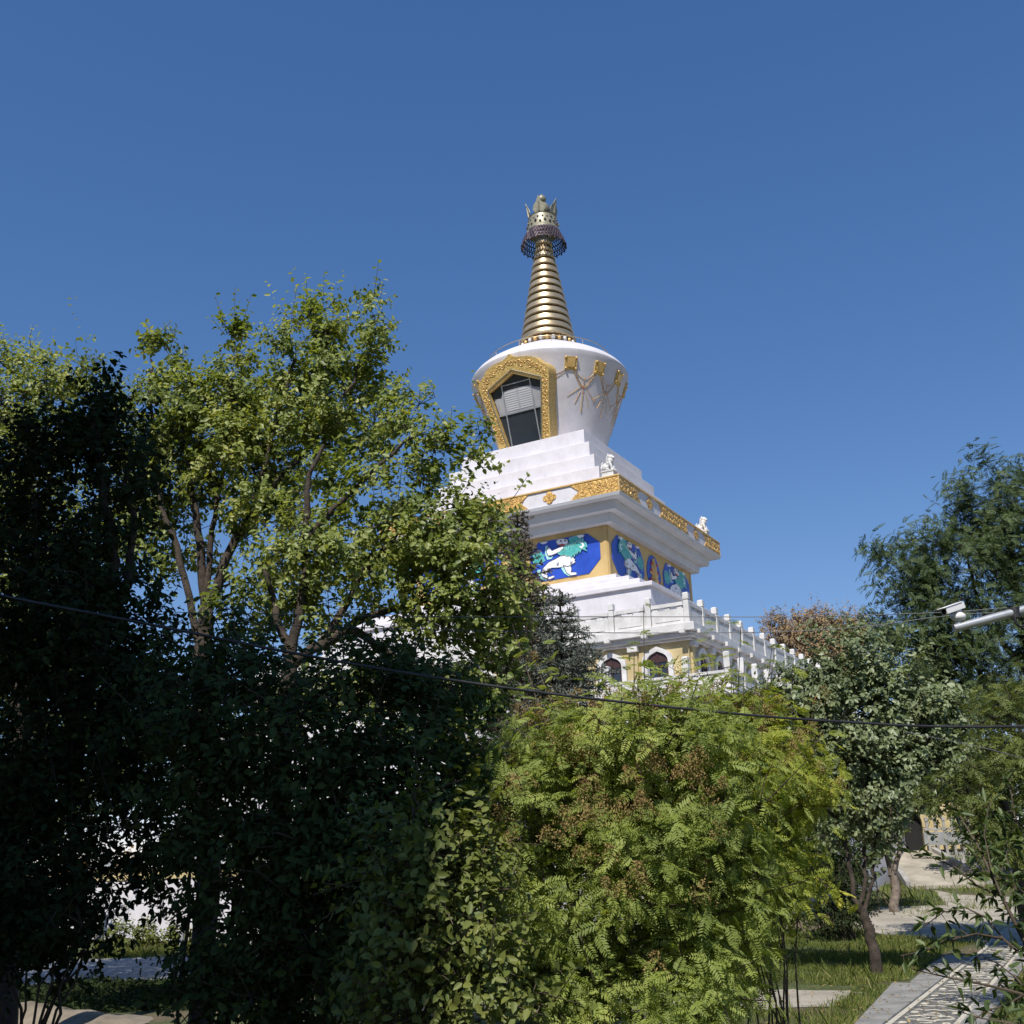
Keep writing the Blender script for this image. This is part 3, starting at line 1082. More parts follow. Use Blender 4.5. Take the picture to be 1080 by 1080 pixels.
        cu = sg * 3.30
        for (du, dv) in ((0, .17), (.2, 0), (0, -.17), (-.2, 0)):
            mb.prism([(cu + du + .17 * math.cos(a * PI / 6), zm + dv + .15 * math.sin(a * PI / 6)) for a in range(12)], ff, -.03, .045 + .003 * (du > 0) + .006 * (dv > 0) + .009 * (dv < 0), M['gold_frieze'])
        part(mb, 'quatrefoil')

# corner posts of the frieze so that the gilded blocks meet in a crisp edge
for cx, cy_ in ((1, -1), (1, 1), (-1, -1), (-1, 1)):
    mb = MB()
    mb.box(cx * 7.095 - .035, cx * 7.095 + .035, cy_ * 7.095 - .035, cy_ * 7.095 + .035, 19.84, 20.61, M['gold'])
    part(mb, 'frieze_corner')

# ---- dome
mb = MB()
prof = [(2.72, 24.6), (2.86, 24.95), (3.24, 26.1), (3.62, 27.2), (4.0, 28.3), (4.36, 29.3), (4.56, 29.78), (4.645, 29.97), (4.66, 30.07), (4.60, 30.19), (4.42, 30.42), (4.12, 30.68), (3.7, 30.96), (3.2, 31.26), (2.6, 31.60), (2.0, 31.93), (1.5, 32.20)]
mb.lathe(prof, M['dome_white'], 96)
dome = part(mb, 'dome', smooth=28)
mb = MB()
n = 72
mb.tube([(3.62 * math.cos(2 * PI * i / n), 3.62 * math.sin(2 * PI * i / n), 31.36) for i in range(n + 1)], .025, M['brass'], 6)
for i in range(12):
    a = 2 * PI * i / 12
    mb.tube([(3.62 * math.cos(a), 3.62 * math.sin(a), 30.95), (3.62 * math.cos(a), 3.62 * math.sin(a), 31.36)], .015, M['brass'], 5)
part(mb, 'wire_ring', smooth=60)


def dome_pt(ang, z, off=0.0):
    """point on the dome wall; ang measured from the front (-Y) towards +X"""
    for i in range(len(prof) - 1):
        if prof[i][1] <= z <= prof[i + 1][1]:
            f = (z - prof[i][1]) / (prof[i + 1][1] - prof[i][1])
            r = prof[i][0] + f * (prof[i + 1][0] - prof[i][0])
            break
    r += off
    return (r * math.sin(ang), -r * math.cos(ang), z)


# ---- dome window: a leaning bay set into the front of the dome
WP0 = np.array([0, -3.2, 25.3])
WSD = nrm(np.array([0, -1.52, 4.9]))
WN = np.array([0, -WSD[2], WSD[1]])      # outwards


def win(u, v, d):
    return WP0 + np.array([u, 0, 0]) + WSD * v + WN * d


outer = [(-1.50, -.55), (-1.66, .04), (-1.9, 1.88), (-2.2, 3.22), (-2.24, 3.62), (-2.12, 3.86), (-1.9, 4.02), (-1.74, 4.12), (-1.66, 4.30), (-1.4, 4.47), (-.95, 4.60), (-.5, 4.66), (-.22, 4.74), (0, 4.96),
         (.22, 4.74), (.5, 4.66), (.95, 4.60), (1.4, 4.47), (1.66, 4.30), (1.74, 4.12), (1.9, 4.02), (2.12, 3.86), (2.24, 3.62), (2.2, 3.22), (1.9, 1.88), (1.66, .04), (1.50, -.55)]
inner = [(-1.0, -.55), (-1.08, .04), (-1.66, 3.22), (0, 4.0), (1.66, 3.22), (1.08, .04), (1.0, -.55)]
window = MB()


def ring_strip(mb, A, B, fn, d0, d1, mat, n=60):
    """band between two open outlines with the same ends, resampled, with thickness"""
    def res(P):
        P = [np.array(p, float) for p in P]
        L = [0]
        for i in range(1, len(P)):
            L.append(L[-1] + np.linalg.norm(P[i] - P[i - 1]))
        # keep apexes aligned: resample each half on its own
        h = len(P) // 2
        out = []
        for lo, hi in ((0, h), (h, len(P) - 1)):
            for i in range(n // 2 + (lo > 0)):
                s_ = L[lo] + (L[hi] - L[lo]) * i / (n // 2)
                for j in range(lo, hi):
                    if L[j] - 1e-6 <= s_ <= L[j + 1] + 1e-6:
                        out.append(P[j] + (P[j + 1] - P[j]) * ((s_ - L[j]) / max(1e-9, L[j + 1] - L[j])))
                        break
        return out
    a, b = res(A), res(B)
    k = min(len(a), len(b))
    vs = [fn(a[i][0], a[i][1], d1) for i in range(k)] + [fn(b[i][0], b[i][1], d1) for i in range(k)]
    vs += [fn(a[i][0], a[i][1], d0) for i in range(k)] + [fn(b[i][0], b[i][1], d0) for i in range(k)]
    fs = []
    for i in range(k - 1):
        fs += [(i, i + k, i + k + 1, i + 1), (i, i + 1, i + 1 + 2 * k, i + 2 * k), (i + k, i + 3 * k, i + 3 * k + 1, i + k + 1), (i + 2 * k, i + 2 * k + 1, i + 3 * k + 1, i + 3 * k)]
    mb.add(vs, fs, mat)


ring_strip(window, outer, inner, win, -1.0, .26, M['gold_frame'])
window = part(window, 'window_frame', smooth=35)
# beaded border along the opening, and scrolls carved on the frame
mb = MB()
inn = [np.array(p) for p in inner]
pts, rad = [], []
for a, b in zip(inn[:-1], inn[1:]):
    L = np.linalg.norm(b - a)
    k = int(L / .08)
    for i in range(k):
        p = a + (b - a) * i / k
        q = p + (p - np.array([0, 2.2])) / np.linalg.norm(p - np.array([0, 2.2])) * .05
        pts.append(win(q[0], q[1], .265))
        rad.append(.055 if len(pts) % 2 else .02)
mb.tube(pts, rad, M['verdigris'], 6)
part(mb, 'bead_border', smooth=60, parent=window)


def along(path, step):
    out = []
    for a, b in zip(path[:-1], path[1:]):
        L = np.linalg.norm(b - a)
        k = max(1, int(round(L / step)))
        out += [a + (b - a) * (i + .5) / k for i in range(k)]
    return out


mid = [np.array(p) for p in ((-1.30, -.3), (-1.36, .1), (-1.66, 1.6), (-1.93, 3.3), (-1.62, 3.85), (-.9, 4.26), (0, 4.46), (.9, 4.26), (1.62, 3.85), (1.93, 3.3), (1.66, 1.6), (1.36, .1), (1.30, -.3))]
mb = MB()
for i, p in enumerate(along(mid, .30)):
    sg = 1 if i % 2 else -1
    spiral(mb, win, p[0] + .07 * sg, p[1] + .03 * sg, .15, sg, .265, M['gold'], .030, i * 1.1)
    mb.ball(win(p[0] - .12 * sg, p[1] + .08, .265), .045, M['gold'], 6, 4)
part(mb, 'frame_scroll', smooth=60, parent=window)
mb = MB()
mb.prism(inner, win, -.06, .0, M['glass'])
part(mb, 'pane', parent=window)
mb = MB()
cur = [(-1.52, 2.72), (-1.34, 1.74), (1.34, 1.74), (1.52, 2.72), (1.05, 2.86), (.90, 3.02), (-.90, 3.02), (-1.05, 2.66)]
mb.prism(cur, win, .002, .012, M['curtain'])
for i in range(9):
    v = 1.86 + i * .125
    mb.prism([(-.82, v), (-.04, v), (-.04, v + .085), (-.82, v + .085)], win, .01, .03, M['soffit'])
    mb.prism([(.06, v), (.86, v), (.86, v + .085), (.06, v + .085)], win, .01, .03, M['soffit'])
part(mb, 'blind', parent=window)
mb = MB()
for pl in ([(-.93, -.5), (-.87, -.5), (-.87, 3.56), (-.93, 3.52)], [(.87, -.5), (.93, -.5), (.93, 3.52), (.87, 3.56)]):
    mb.prism(pl, win, -.01, .06, M['alu'])
mb.prism([(-1.38, 1.66), (1.38, 1.66), (1.39, 1.74), (-1.39, 1.74)], win, -.01, .055, M['alu'])
mb.prism([(-.87, 3.30), (.87, 3.30), (.87, 3.35), (-.87, 3.35)], win, -.01, .05, M['alu'])
part(mb, 'mullion', parent=window)
# sloping soffit inside the head of the frame
mb = MB()
mb.prism([(-1.66, 3.22), (0, 4.0), (1.66, 3.22), (1.60, 3.10), (0, 3.84), (-1.60, 3.10)], win, -.05, .23, M['gold'])
part(mb, 'lintel', parent=window)

# ---- medallions and bead garlands round the dome
MED = [43, 67, 91, 115, 139, 163]
MED = MED + [360 - a for a in MED[::-1]]
for a in MED:
    a = R_(a)
    mb = MB()
    ez = .34
    for (w_, dd, mt) in ((.36, .07, 'gold_frame'), (.22, .11, 'gold')):
        vs = []
        for d in (-.1, dd):
            for (su, sv) in ((-1, -1), (1, -1), (1, 1), (-1, 1)):
                vs.append(dome_pt(a + su * w_ / 4.5, 29.28 + sv * w_ * .95, d))
        mb.add(vs, [(4, 5, 6, 7), (0, 3, 2, 1), (0, 1, 5, 4), (1, 2, 6, 5), (2, 3, 7, 6), (3, 0, 4, 7)], M[mt])
    for (su, sv) in ((-1, -1), (1, -1), (1, 1), (-1, 1)):
        mb.ball(dome_pt(a + su * .30 / 4.5, 29.28 + sv * .28, .09), .07, M['gold'], 8, 5)
    part(mb, 'medallion')


def chain(mb, p0, p1, sag, beads, r=.042):
    (a0, z0), (a1, z1) = p0, p1
    pts = []
    for i in range(beads + 1):
        t = i / beads
        pts.append(dome_pt(a0 + (a1 - a0) * t, z0 + (z1 - z0) * t - sag * 4 * t * (1 - t), .02))
    mb.tube(pts, .011, M['gold'], 4)
    for p in pts[1:-1]:
        mb.ball(p, (.60 * r) * rnd.uniform(.7, 1.15), M['gold'] if rnd.random() < .8 else M['red'], 6, 4)


for i, a in enumerate(MED):
    b = MED[(i + 1) % len(MED)]
    if b < a:
        continue
    if b - a > 60:
        continue
    a0, a1 = R_(a), R_(b)
    am = (a0 + a1) / 2
    mb = MB()
    chain(mb, (a0 + .07, 28.95), (a1 - .07, 28.95), .38, 12)
    chain(mb, (a0 + .05, 28.9), (a1 - .05, 28.9), .78, 16)
    chain(mb, (a0 + .03, 28.9), (am, 28.02), -.05, 9)
    chain(mb, (a1 - .03, 28.9), (am, 28.02), -.05, 9)
    chain(mb, (am, 28.6), (am, 26.75), 0, 16, .06)
    chain(mb, (am - .02, 28.2), (am - .24, 27.55), .02, 7)
    chain(mb, (am + .02, 28.2), (am + .24, 27.45), .02, 7)
    chain(mb, (am - .04, 27.9), (am - .12, 27.2), .02, 6)
    chain(mb, (am + .04, 27.9), (am + .13, 27.1), .02, 6)
    part(mb, 'garland', smooth=60)
for a, sg in ((43, -1), (317, 1)):       # half swags that run in behind the window frame
    mb = MB()
    a0 = R_(a)
    chain(mb, (a0 + sg * .07, 28.95), (a0 + sg * .33, 28.62), .08, 7)
    chain(mb, (a0 + sg * .05, 28.9), (a0 + sg * .33, 28.38), .12, 8)
    chain(mb, (a0 + sg * .18, 28.6), (a0 + sg * .24, 28.05), .0, 5)
    part(mb, 'garland', smooth=60)

# ---- spire
mb = MB()
mb.lathe([(1.5, 32.1), (1.66, 32.2), (1.66, 32.36), (1.50, 32.42), (1.50, 32.54), (1.36, 32.6), (.50, 38.8), (.40, 39.6), (.36, 41.0)], M['brass_dark'], 48)  # core coloured darker than the rings, showing as dark bands between them
spire = part(mb, 'spire', smooth=35)
mb = MB()
for i in range(28):
    a = 2 * PI * i / 28
    mb.ball((1.64 * math.cos(a), 1.64 * math.sin(a), 32.30), (.13, .13, .15), M['gold'] if i % 2 else M['stone_white'], 8, 6)
part(mb, 'lotus_fringe', smooth=60, parent=spire)
NR = 12
zz, rr0, rr1 = 32.56, 1.68, .60
H = 38.78 - zz
for i in range(NR):
    t0, t1 = i / NR, (i + 1) / NR
    z0, z1 = zz + H * t0, zz + H * t1
    r0 = rr0 + (rr1 - rr0) * t0
    r1 = rr0 + (rr1 - rr0) * t1
    hgt = z1 - z0
    if i == 0:
        pr = [(r0 - .06, z0), (r0 + .02, z0 + .05), (r0 + .03, z0 + .16), (r0 - .03, z0 + .2), (r0 - .04, z0 + .24), (r0 - .06, z0 + hgt * .74), (r0 - .14, z0 + hgt * .80)]
    else:
        pr = [(r0 - .12, z0 + .0), (r0 - .01, z0 + .02), (r0 + .015, z0 + .06), (r0 - .01, z0 + .10), (r0 - .02, z0 + .12), (r1 + .015, z0 + hgt * .74), (r1 - .07, z0 + hgt * .80)]
    mb = MB()
    mb.lathe(pr, M['brass'], 48)
    part(mb, 'ring', smooth=40, parent=spire)

mb = MB()   # collar under the canopy
mb.lathe([(.50, 38.8), (.58, 38.86), (.58, 39.0), (.46, 39.06), (.44, 39.3), (.54, 39.36), (.54, 39.5), (.42, 39.58), (.40, 40.0), (.5, 40.1), (.5, 40.3)], M['brass'], 32)
part(mb, 'collar', smooth=35, parent=spire)

canopy = MB()     # pierced bell
canopy.lathe([(.98, 40.18), (1.04, 40.22), (1.04, 40.34), (.97, 40.42), (.92, 40.9), (.84, 41.26), (.88, 41.32), (.80, 41.36), (.3, 41.4)], M['verdigris'], 40)
for i in range(20):
    a = 2 * PI * i / 20
    canopy.ball((.975 * math.cos(a), .975 * math.sin(a), 40.62 + .1 * (i % 2)), .085, M['verdigris'] if i % 3 else M['filigree'], 6, 5)
    canopy.ball((.91 * math.cos(a + .15), .91 * math.sin(a + .15), 40.98), .07, M['verdigris'] if i % 3 else M['filigree'], 6, 5)
canopy = part(canopy, 'canopy', smooth=40)
mb = MB()         # lattice skirt hanging below the bell
nk = 44
def sk_pt(i, t):
    a = 2 * PI * i / nk
    r = 1.02 + .38 * t ** .8
    return (r * math.cos(a), r * math.sin(a), 40.24 - .92 * t)
for i in range(nk):
    mb.tube([sk_pt(i + 2.0 * t, t) for t in np.linspace(0, 1, 7)], .026, M['filigree'], 5)
    mb.tube([sk_pt(i - 2.0 * t, t) for t in np.linspace(0, 1, 7)], .026, M['filigree'], 5)
    p = sk_pt(i, .55); mb.ball(p, .06, M['filigree'], 6, 4)
    if i % 2 == 0:
        p = sk_pt(i, 1.0); mb.ball((p[0], p[1], p[2] - .08), (.05, .05, .09), M['filigree'], 6, 5)
for t in (.0, .38, .72, 1.0):
    mb.tube([sk_pt(i, t) for i in range(nk + 1)], .032, M['filigree'], 6)
part(mb, 'lattice_skirt', smooth=60, parent=canopy)
for i in range(5):  # crown leaves
    a = 2 * PI * i / 5 + R_(-60.7 - 15)
    mb = MB()
    c, s = math.cos(a), math.sin(a)
    leaf = [(-.26, 0), (-.40, .25), (-.34, .52), (-.14, .76), (0, 1.12), (.14, .76), (.34, .52), (.40, .25), (.26, 0)]
    def lf(u, v, d, c=c, s=s):
        r = .80 + .20 * v ** 1.6 + d
        return (r * c - u * s, r * s + u * c, 41.28 + v)
    mb.prism(leaf, lf, -.03, .03, M['verdigris'])
    mb.tube([lf(0, .1, .05), lf(0, .5, .05), lf(0, .8, .04)], [.06, .05, .02], M['verdigris'], 5)
    part(mb, 'crown_leaf', smooth=40, parent=canopy)
mb = MB()
mb.lathe([(.40, 41.38), (.34, 41.5), (.44, 41.62), (.52, 41.85), (.50, 42.1), (.36, 42.3), (.20, 42.42), (.16, 42.48), (.24, 42.55), (.30, 42.72), (.24, 42.88), (.12, 43.0), (.02, 43.12)], M['verdigris'], 28)
part(mb, 'finial', smooth=50)

# ---- arched windows of the storey below
def arch(w, h0, h1, k=8):
    pts = [(-w, h0), (-w, h1)]
    for i in range(1, k):
        a = PI - PI * i / k
        pts.append((w * math.cos(a), h1 + w * .75 * math.sin(a) + (.10 * w if i == k // 2 else 0)))
    pts += [(w, h1), (w, h0)]
    return pts


def lower_window(k, cu):
    fn = on_face(k, 11.65)
    f = lambda u, v, d: fn(cu + u, v, d)
    mb = MB()
    ring_strip(mb, arch(.68, 8.95, 10.52), arch(.47, 8.95, 10.50), f, -.05, .14, M['stone_white'], 40)
    o = part(mb, 'arched_window', smooth=40)
    mb = MB()
    mb.prism(arch(.47, 8.95, 10.50), f, -.03, .02, M['glass'])
    part(mb, 'pane', parent=o)
    mb = MB()
    for pl in ([(-.46, 8.95), (-.38, 8.95), (-.38, 10.55), (-.46, 10.55)], [(.38, 8.95), (.46, 8.95), (.46, 10.55), (.38, 10.55)], [(-.035, 8.95), (.035, 8.95), (.035, 10.84), (-.035, 10.84)]):
        mb.prism(pl, f, .01, .07, M['maroon'])
    mb.prism([(-.44, 10.25), (.44, 10.25), (.44, 10.33), (-.44, 10.33)], f, .01, .065, M['maroon'])
    mb.prism([(-.44, 10.45), (.44, 10.45), (.25, 10.80), (-.25, 10.80)], f, .01, .05, M['maroon'])
    part(mb, 'casement', parent=o)


for i in range(-5, 6):
    lower_window(0, i * 2.06)
    lower_window(1, i * 2.06)
# water spouts under the terrace posts and the caps over the window piers
for k in (0, 1):
    f = on_face(k, 12.1)
    for i in range(-7, 8):
        u = i * 1.66
        mb = MB()
        mb.prism([(u - .12, 11.42), (u + .12, 11.42), (u + .12, 11.60), (u - .12, 11.60)], f, -.2, .13, M['stone_white'])
        part(mb, 'water_spout', bev=.01)
for k in (0, 1):
    f = on_face(k, 11.65)
    for i in range(-5, 6):
        u = i * 2.06 - 1.03
        mb = MB()
        mb.prism([(u - .16, 8.8), (u + .16, 8.8), (u + .16, 11.0), (u - .16, 11.0)], f, -.03, .10, M['ochre_wall'])
        mb.prism([(u - .22, 10.99), (u + .22, 10.99), (u + .22, 11.2), (u - .22, 11.2)], f, -.03, .24, M['stone_white'])
        part(mb, 'pier')


# ---- balustrades: things of their own standing on the terraces
def balustrade(h, z, sp, npost, ph, rail, label, name='balustrade', faces=(0, 1)):
    b = empty(name, (SX, SY, z), SROT)
    tag(b, label, 'balustrade', 'white stone balustrades round the stupa terraces')
    done = set()
    for k in faces:
        f = on_face(k, h)
        us = [(-h + i * sp) for i in range(npost)]
        for i, u in enumerate(us):
            p = f(u, 0, 0)
            key = (round(p[0], 1), round(p[1], 1))
            if key not in done:
                done.add(key)
                mb = MB()
                w_ = .115
                mb.box(p[0] - w_, p[0] + w_, p[1] - w_, p[1] + w_, -.02, rail + .02, M['stone_white'])
                mb.box(p[0] - w_ * .8, p[0] + w_ * .8, p[1] - w_ * .8, p[1] + w_ * .8, rail + .015, rail + .08, M['stone_white'])
                mb.box(p[0] - w_ * 1.05, p[0] + w_ * 1.05, p[1] - w_ * 1.05, p[1] + w_ * 1.05, rail + .075, ph - .03, M['stone_white'])
                mb.box(p[0] - w_, p[0] + w_, p[1] - w_, p[1] + w_, ph - .032, ph, M['stone_white'], (p[0] - w_ * .7, p[0] + w_ * .7, p[1] - w_ * .7, p[1] + w_ * .7))
                bevel(mb.build('post', b), .012)
            if i < npost - 1:
                u0, u1 = u + .14, us[i + 1] - .14
                mb = MB()
                mb.prism([(u0, .04), (u1, .04), (u1, rail * .72), (u0, rail * .72)], f, -.06, .06, M['stone_white'])
                mb.prism([(u0 + .16, .18), (u1 - .16, .18), (u1 - .16, rail * .58), (u0 + .16, rail * .58)], f, .055, .08, M['stone_white'])
                mb.prism([(u0, rail * .84), (u1, rail * .84), (u1, rail), (u0, rail)], f, -.09, .09, M['stone_white'])
                for q in (.12, .5, .88):
                    uu = u0 + (u1 - u0) * q
                    mb.prism([(uu - .11, rail * .71), (uu + .11, rail * .71), (uu + .11, rail * .85), (uu - .11, rail * .85)], f, -.05, .05, M['stone_white'])
                mb.build('rail_panel', b)
    return b


sp = 2 * 11.75 / 14
balustrade(11.75, 11.86, sp, 15, 1.30, .93, 'white marble balustrade on the upper terrace above the ochre wall')
balustrade(14.0, 8.8, 28 / 17, 18, 1.30, .62, 'white marble balustrade half hidden by leaves in front of the arched windows', faces=(0, 1))


# ---- seated stone lions on the frieze corners
def stone_lion(lx, ly, rz, label):
    c, s = math.cos(SROT), math.sin(SROT)
    loc = (SX + lx * c - ly * s, SY + lx * s + ly * c, 20.70)
    root = empty('stone_lion', loc, SROT + rz)
    tag(root, label, 'statue', 'stone lions on the frieze')
    mb = MB()
    mb.box(-.36, .36, -.25, .25, 0, .10, M['stone_white'])
    mb.box(-.31, .31, -.21, .21, .095, .30, M['stone_white'])
    mb.box(-.35, .35, -.24, .24, .295, .38, M['stone_white'])
    bevel(mb.build('pedestal', root), .015)
    mb = MB()          # looks towards +X
    m_ = M['stone_white']
    mb.ball((-.14, 0, .60), (.22, .19, .24), m_, 14, 10)
    mb.ball((.02, 0, .76), (.19, .17, .26), m_, 14, 10)
    mb.ball((.10, 0, .90), (.17, .18, .18), m_, 14, 10)
    mb.ball((.13, 0, 1.07), (.17, .165, .16), m_, 14, 10)
    mb.ball((.26, 0, 1.03), (.10, .11, .08), m_, 12, 8)
    for sg in (1, -1):
        mb.tube([(.10, sg * .12, .80), (.20, sg * .13, .58), (.22, sg * .13, .40)], [.085, .065, .06], m_, 10)
        mb.ball((.26, sg * .13, .41), (.10, .07, .05), m_, 10, 6)
        mb.ball((-.10, sg * .16, .52), (.17, .09, .15), m_, 12, 8)
        mb.ball((.02, sg * .18, .41), (.13, .07, .05), m_, 10, 6)
        mb.ball((.06, sg * .14, 1.20), (.05, .035, .06), m_, 8, 6)
        mb.ball((.235, sg * .07, 1.11), (.03, .028, .028), m_, 8, 6)
        for q in range(5):
            a = q * .6 - .6
            mb.ball((.02 - .05 * math.sin(a), sg * (.15 + .02 * math.cos(a)), 1.12 - .09 * q), .055, m_, 8, 6)
    for q in range(5):
        mb.ball((-.06 - .012 * q, 0, 1.14 - .1 * q), .065, m_, 8, 6)
    mb.tube([(-.30, 0, .45), (-.40, 0, .62), (-.36, 0, .82), (-.28, 0, .92)], [.06, .06, .05, .03], m_, 8)
    o = mb.build('body', root, smooth=180)
    r = o.modifiers.new('remesh', 'REMESH')
    r.mode = 'VOXEL'
    r.voxel_size = .016
    r.use_smooth_shade = True
    sm = o.modifiers.new('smooth', 'SMOOTH')
    sm.factor = .5
    sm.iterations = 3
    return root


stone_lion(6.45, -6.72, 0, 'seated white stone lion on the near frieze corner in front of the white steps')
stone_lion(6.68, 5.6, 0, 'seated white stone lion against the blue sky at the far right of the frieze')

# ================================================================= TREES AND SHRUBS
def gb(x, y):
    """ground point"""
    return np.array([x, y, float(gh(y)) - .05])


def wx(px, depth):
    return float(W(px, 900, depth)[0])


# --- the tall sunlit pear-leaved tree left of the stupa
D = 17.5
b = gb(wx(222, D), D)
T = lambda px, py, dz=0: W(px, py, D + dz)
plant('broadleaf_tree', 'tall sunlit broadleaf tree with several bare limbs left of the stupa', 'tree', b, D,
      [(158, 360, 12, 26, .3), (172, 388, 20, 20, .2), (170, 438, 44, 40, .2), (148, 475, 30, 40, .5), (228, 425, 40, 36), (246, 362, 16, 28, .3), (256, 402, 30, 30, .2), (312, 362, 30, 32), (345, 338, 20, 26, .1), (350, 384, 34, 32), (392, 322, 8, 20), (392, 352, 18, 24), (396, 400, 24, 30),
       (325, 428, 52, 38), (250, 484, 52, 42), (180, 520, 42, 40, .4), (310, 470, 42, 34), (290, 525, 36, 32, .5), (372, 452, 40, 32), (150, 560, 40, 50, .7), (272, 570, 28, 28, .5, .7), (240, 445, 50, 40, 1.2, .8), (340, 430, 50, 44, 1.2, .8), (215, 545, 20, 22, .8, .6), (200, 470, 36, 34, .6), (218, 500, 40, 30, -.3), (262, 530, 34, 26, -.3, .8), (185, 590, 26, 26, .5, .6), (250, 600, 26, 26, .6, .6)],
      M['leaf_pear'], M['bark'],
      [([b, T(220, 900), T(212, 780), T(214, 690), T(217, 645)], .20, .12), ([T(217, 645), T(208, 560), T(196, 480), T(188, 420, -.2)], .09, .03),
       ([T(217, 645), T(245, 575), T(272, 520), T(290, 450), T(310, 380)], .095, .03), ([T(210, 680), T(190, 590), T(168, 520), T(160, 440), T(160, 380)], .07, .02),
       ([T(217, 650), T(222, 560), T(238, 480), T(245, 400)], .065, .02), ([T(245, 575), T(300, 500), T(350, 440), T(380, 380)], .06, .02)],
      .092, .72, 3.1, .30, 11, 11, csig=.24, tone=(.05, 1), twigs=2, clus=11, shoots=.10)

# --- second lit tree, lower and reaching towards the conifers
D = 16.0
b = gb(wx(300, D), D)
T = lambda px, py, dz=0: W(px, py, D + dz)
plant('broadleaf_tree', 'sunlit spreading broadleaf tree with dark limbs, its crown reaching in front of the stupa terraces', 'tree', b, D,
      [(412, 522, 44, 32), (468, 485, 34, 34), (438, 450, 30, 28, .3), (498, 478, 18, 26, .4, .8), (400, 575, 60, 46), (465, 575, 62, 50), (502, 608, 38, 44), (488, 552, 28, 28, .3), (330, 590, 50, 42, .4), (525, 660, 18, 34, .2), (482, 652, 50, 42), (535, 630, 20, 30, .1), (440, 605, 44, 36, -.3), (375, 600, 40, 34, -.2), (345, 545, 34, 26, .2, .8), (320, 650, 36, 30, .4, .8), (430, 640, 40, 26, 0, .6),
       (518, 715, 32, 38, .3, .8), (460, 710, 55, 42, .5, .9), (430, 765, 66, 36, .8), (500, 765, 40, 32, .8), (350, 500, 42, 28, .4, .7), (300, 610, 42, 40, .5), (270, 640, 30, 40, .6), (330, 740, 60, 44, .6, .9), (400, 720, 50, 40, .7, .8)],
      M['leaf_pear'], M['bark'],
      [([b, T(296, 880), T(300, 760), T(306, 700)], .19, .12), ([T(304, 720), T(318, 640), T(322, 560), T(325, 510), T(340, 470)], .09, .03),
       ([T(306, 700), T(350, 672), T(392, 650), T(450, 632), T(500, 640)], .095, .025), ([T(345, 674), T(380, 610), T(420, 560), T(460, 510)], .07, .02),
       ([T(322, 570), T(350, 540), T(400, 490), T(440, 460)], .06, .02), ([T(305, 690), T(290, 640), T(280, 600)], .08, .03), ([T(370, 662), T(430, 700), T(500, 715)], .07, .02)],
      .095, .72, 2.7, .30, 11, 22, csig=.25, tone=(.05, .95), twigs=2, clus=10, shoots=.07)

# --- shaded tree at the left edge
D = 11.0
b = gb(wx(-45, D), D)
T = lambda px, py, dz=0: W(px, py, D + dz)
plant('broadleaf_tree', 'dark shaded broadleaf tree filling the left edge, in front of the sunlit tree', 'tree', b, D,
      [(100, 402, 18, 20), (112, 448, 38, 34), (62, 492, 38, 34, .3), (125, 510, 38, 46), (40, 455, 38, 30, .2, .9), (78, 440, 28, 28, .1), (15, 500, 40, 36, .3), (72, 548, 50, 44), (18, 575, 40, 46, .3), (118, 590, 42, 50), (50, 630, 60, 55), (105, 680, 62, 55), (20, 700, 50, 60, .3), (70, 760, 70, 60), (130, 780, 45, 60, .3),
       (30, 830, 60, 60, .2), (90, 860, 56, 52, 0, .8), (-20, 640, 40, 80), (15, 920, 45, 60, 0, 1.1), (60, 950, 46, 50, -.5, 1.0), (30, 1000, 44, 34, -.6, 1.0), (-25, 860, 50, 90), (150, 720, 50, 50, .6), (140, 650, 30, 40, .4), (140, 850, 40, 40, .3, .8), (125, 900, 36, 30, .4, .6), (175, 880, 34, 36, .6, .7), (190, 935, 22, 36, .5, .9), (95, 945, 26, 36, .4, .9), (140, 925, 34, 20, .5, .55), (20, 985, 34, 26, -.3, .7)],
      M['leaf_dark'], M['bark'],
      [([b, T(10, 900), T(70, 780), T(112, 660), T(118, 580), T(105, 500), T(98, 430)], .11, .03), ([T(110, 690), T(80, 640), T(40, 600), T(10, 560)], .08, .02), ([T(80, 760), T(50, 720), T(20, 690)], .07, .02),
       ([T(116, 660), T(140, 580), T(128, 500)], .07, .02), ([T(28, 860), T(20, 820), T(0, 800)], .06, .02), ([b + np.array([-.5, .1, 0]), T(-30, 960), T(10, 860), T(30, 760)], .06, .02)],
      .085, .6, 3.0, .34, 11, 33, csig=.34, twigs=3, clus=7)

# --- crown behind it that catches the sun
D = 20.0
b = gb(wx(20, D), D)
T = lambda px, py, dz=0: W(px, py, D + dz)
plant('broadleaf_tree', 'yellowish treetop catching the sun behind the dark tree at the top left', 'tree', b, D,
      [(12, 405, 30, 36), (62, 392, 36, 28), (30, 440, 50, 40), (-30, 430, 40, 50), (90, 420, 30, 30, .3), (20, 500, 60, 40), (-40, 520, 50, 50), (-70, 600, 70, 60), (-110, 520, 60, 60), (-20, 660, 50, 50), (60, 560, 60, 50, .4, .7)],
      M['leaf_pear'], M['bark'],
      [([b, T(20, 800), T(24, 640), T(20, 540), T(14, 430)], .26, .05), ([T(22, 600), T(50, 520), T(66, 420)], .1, .03), ([T(22, 620), T(-20, 540), T(-30, 450)], .1, .03)],
      .09, .72, 2.4, .34, 10, 44, csig=.34, tone=(.2, 1), twigs=3, clus=7)

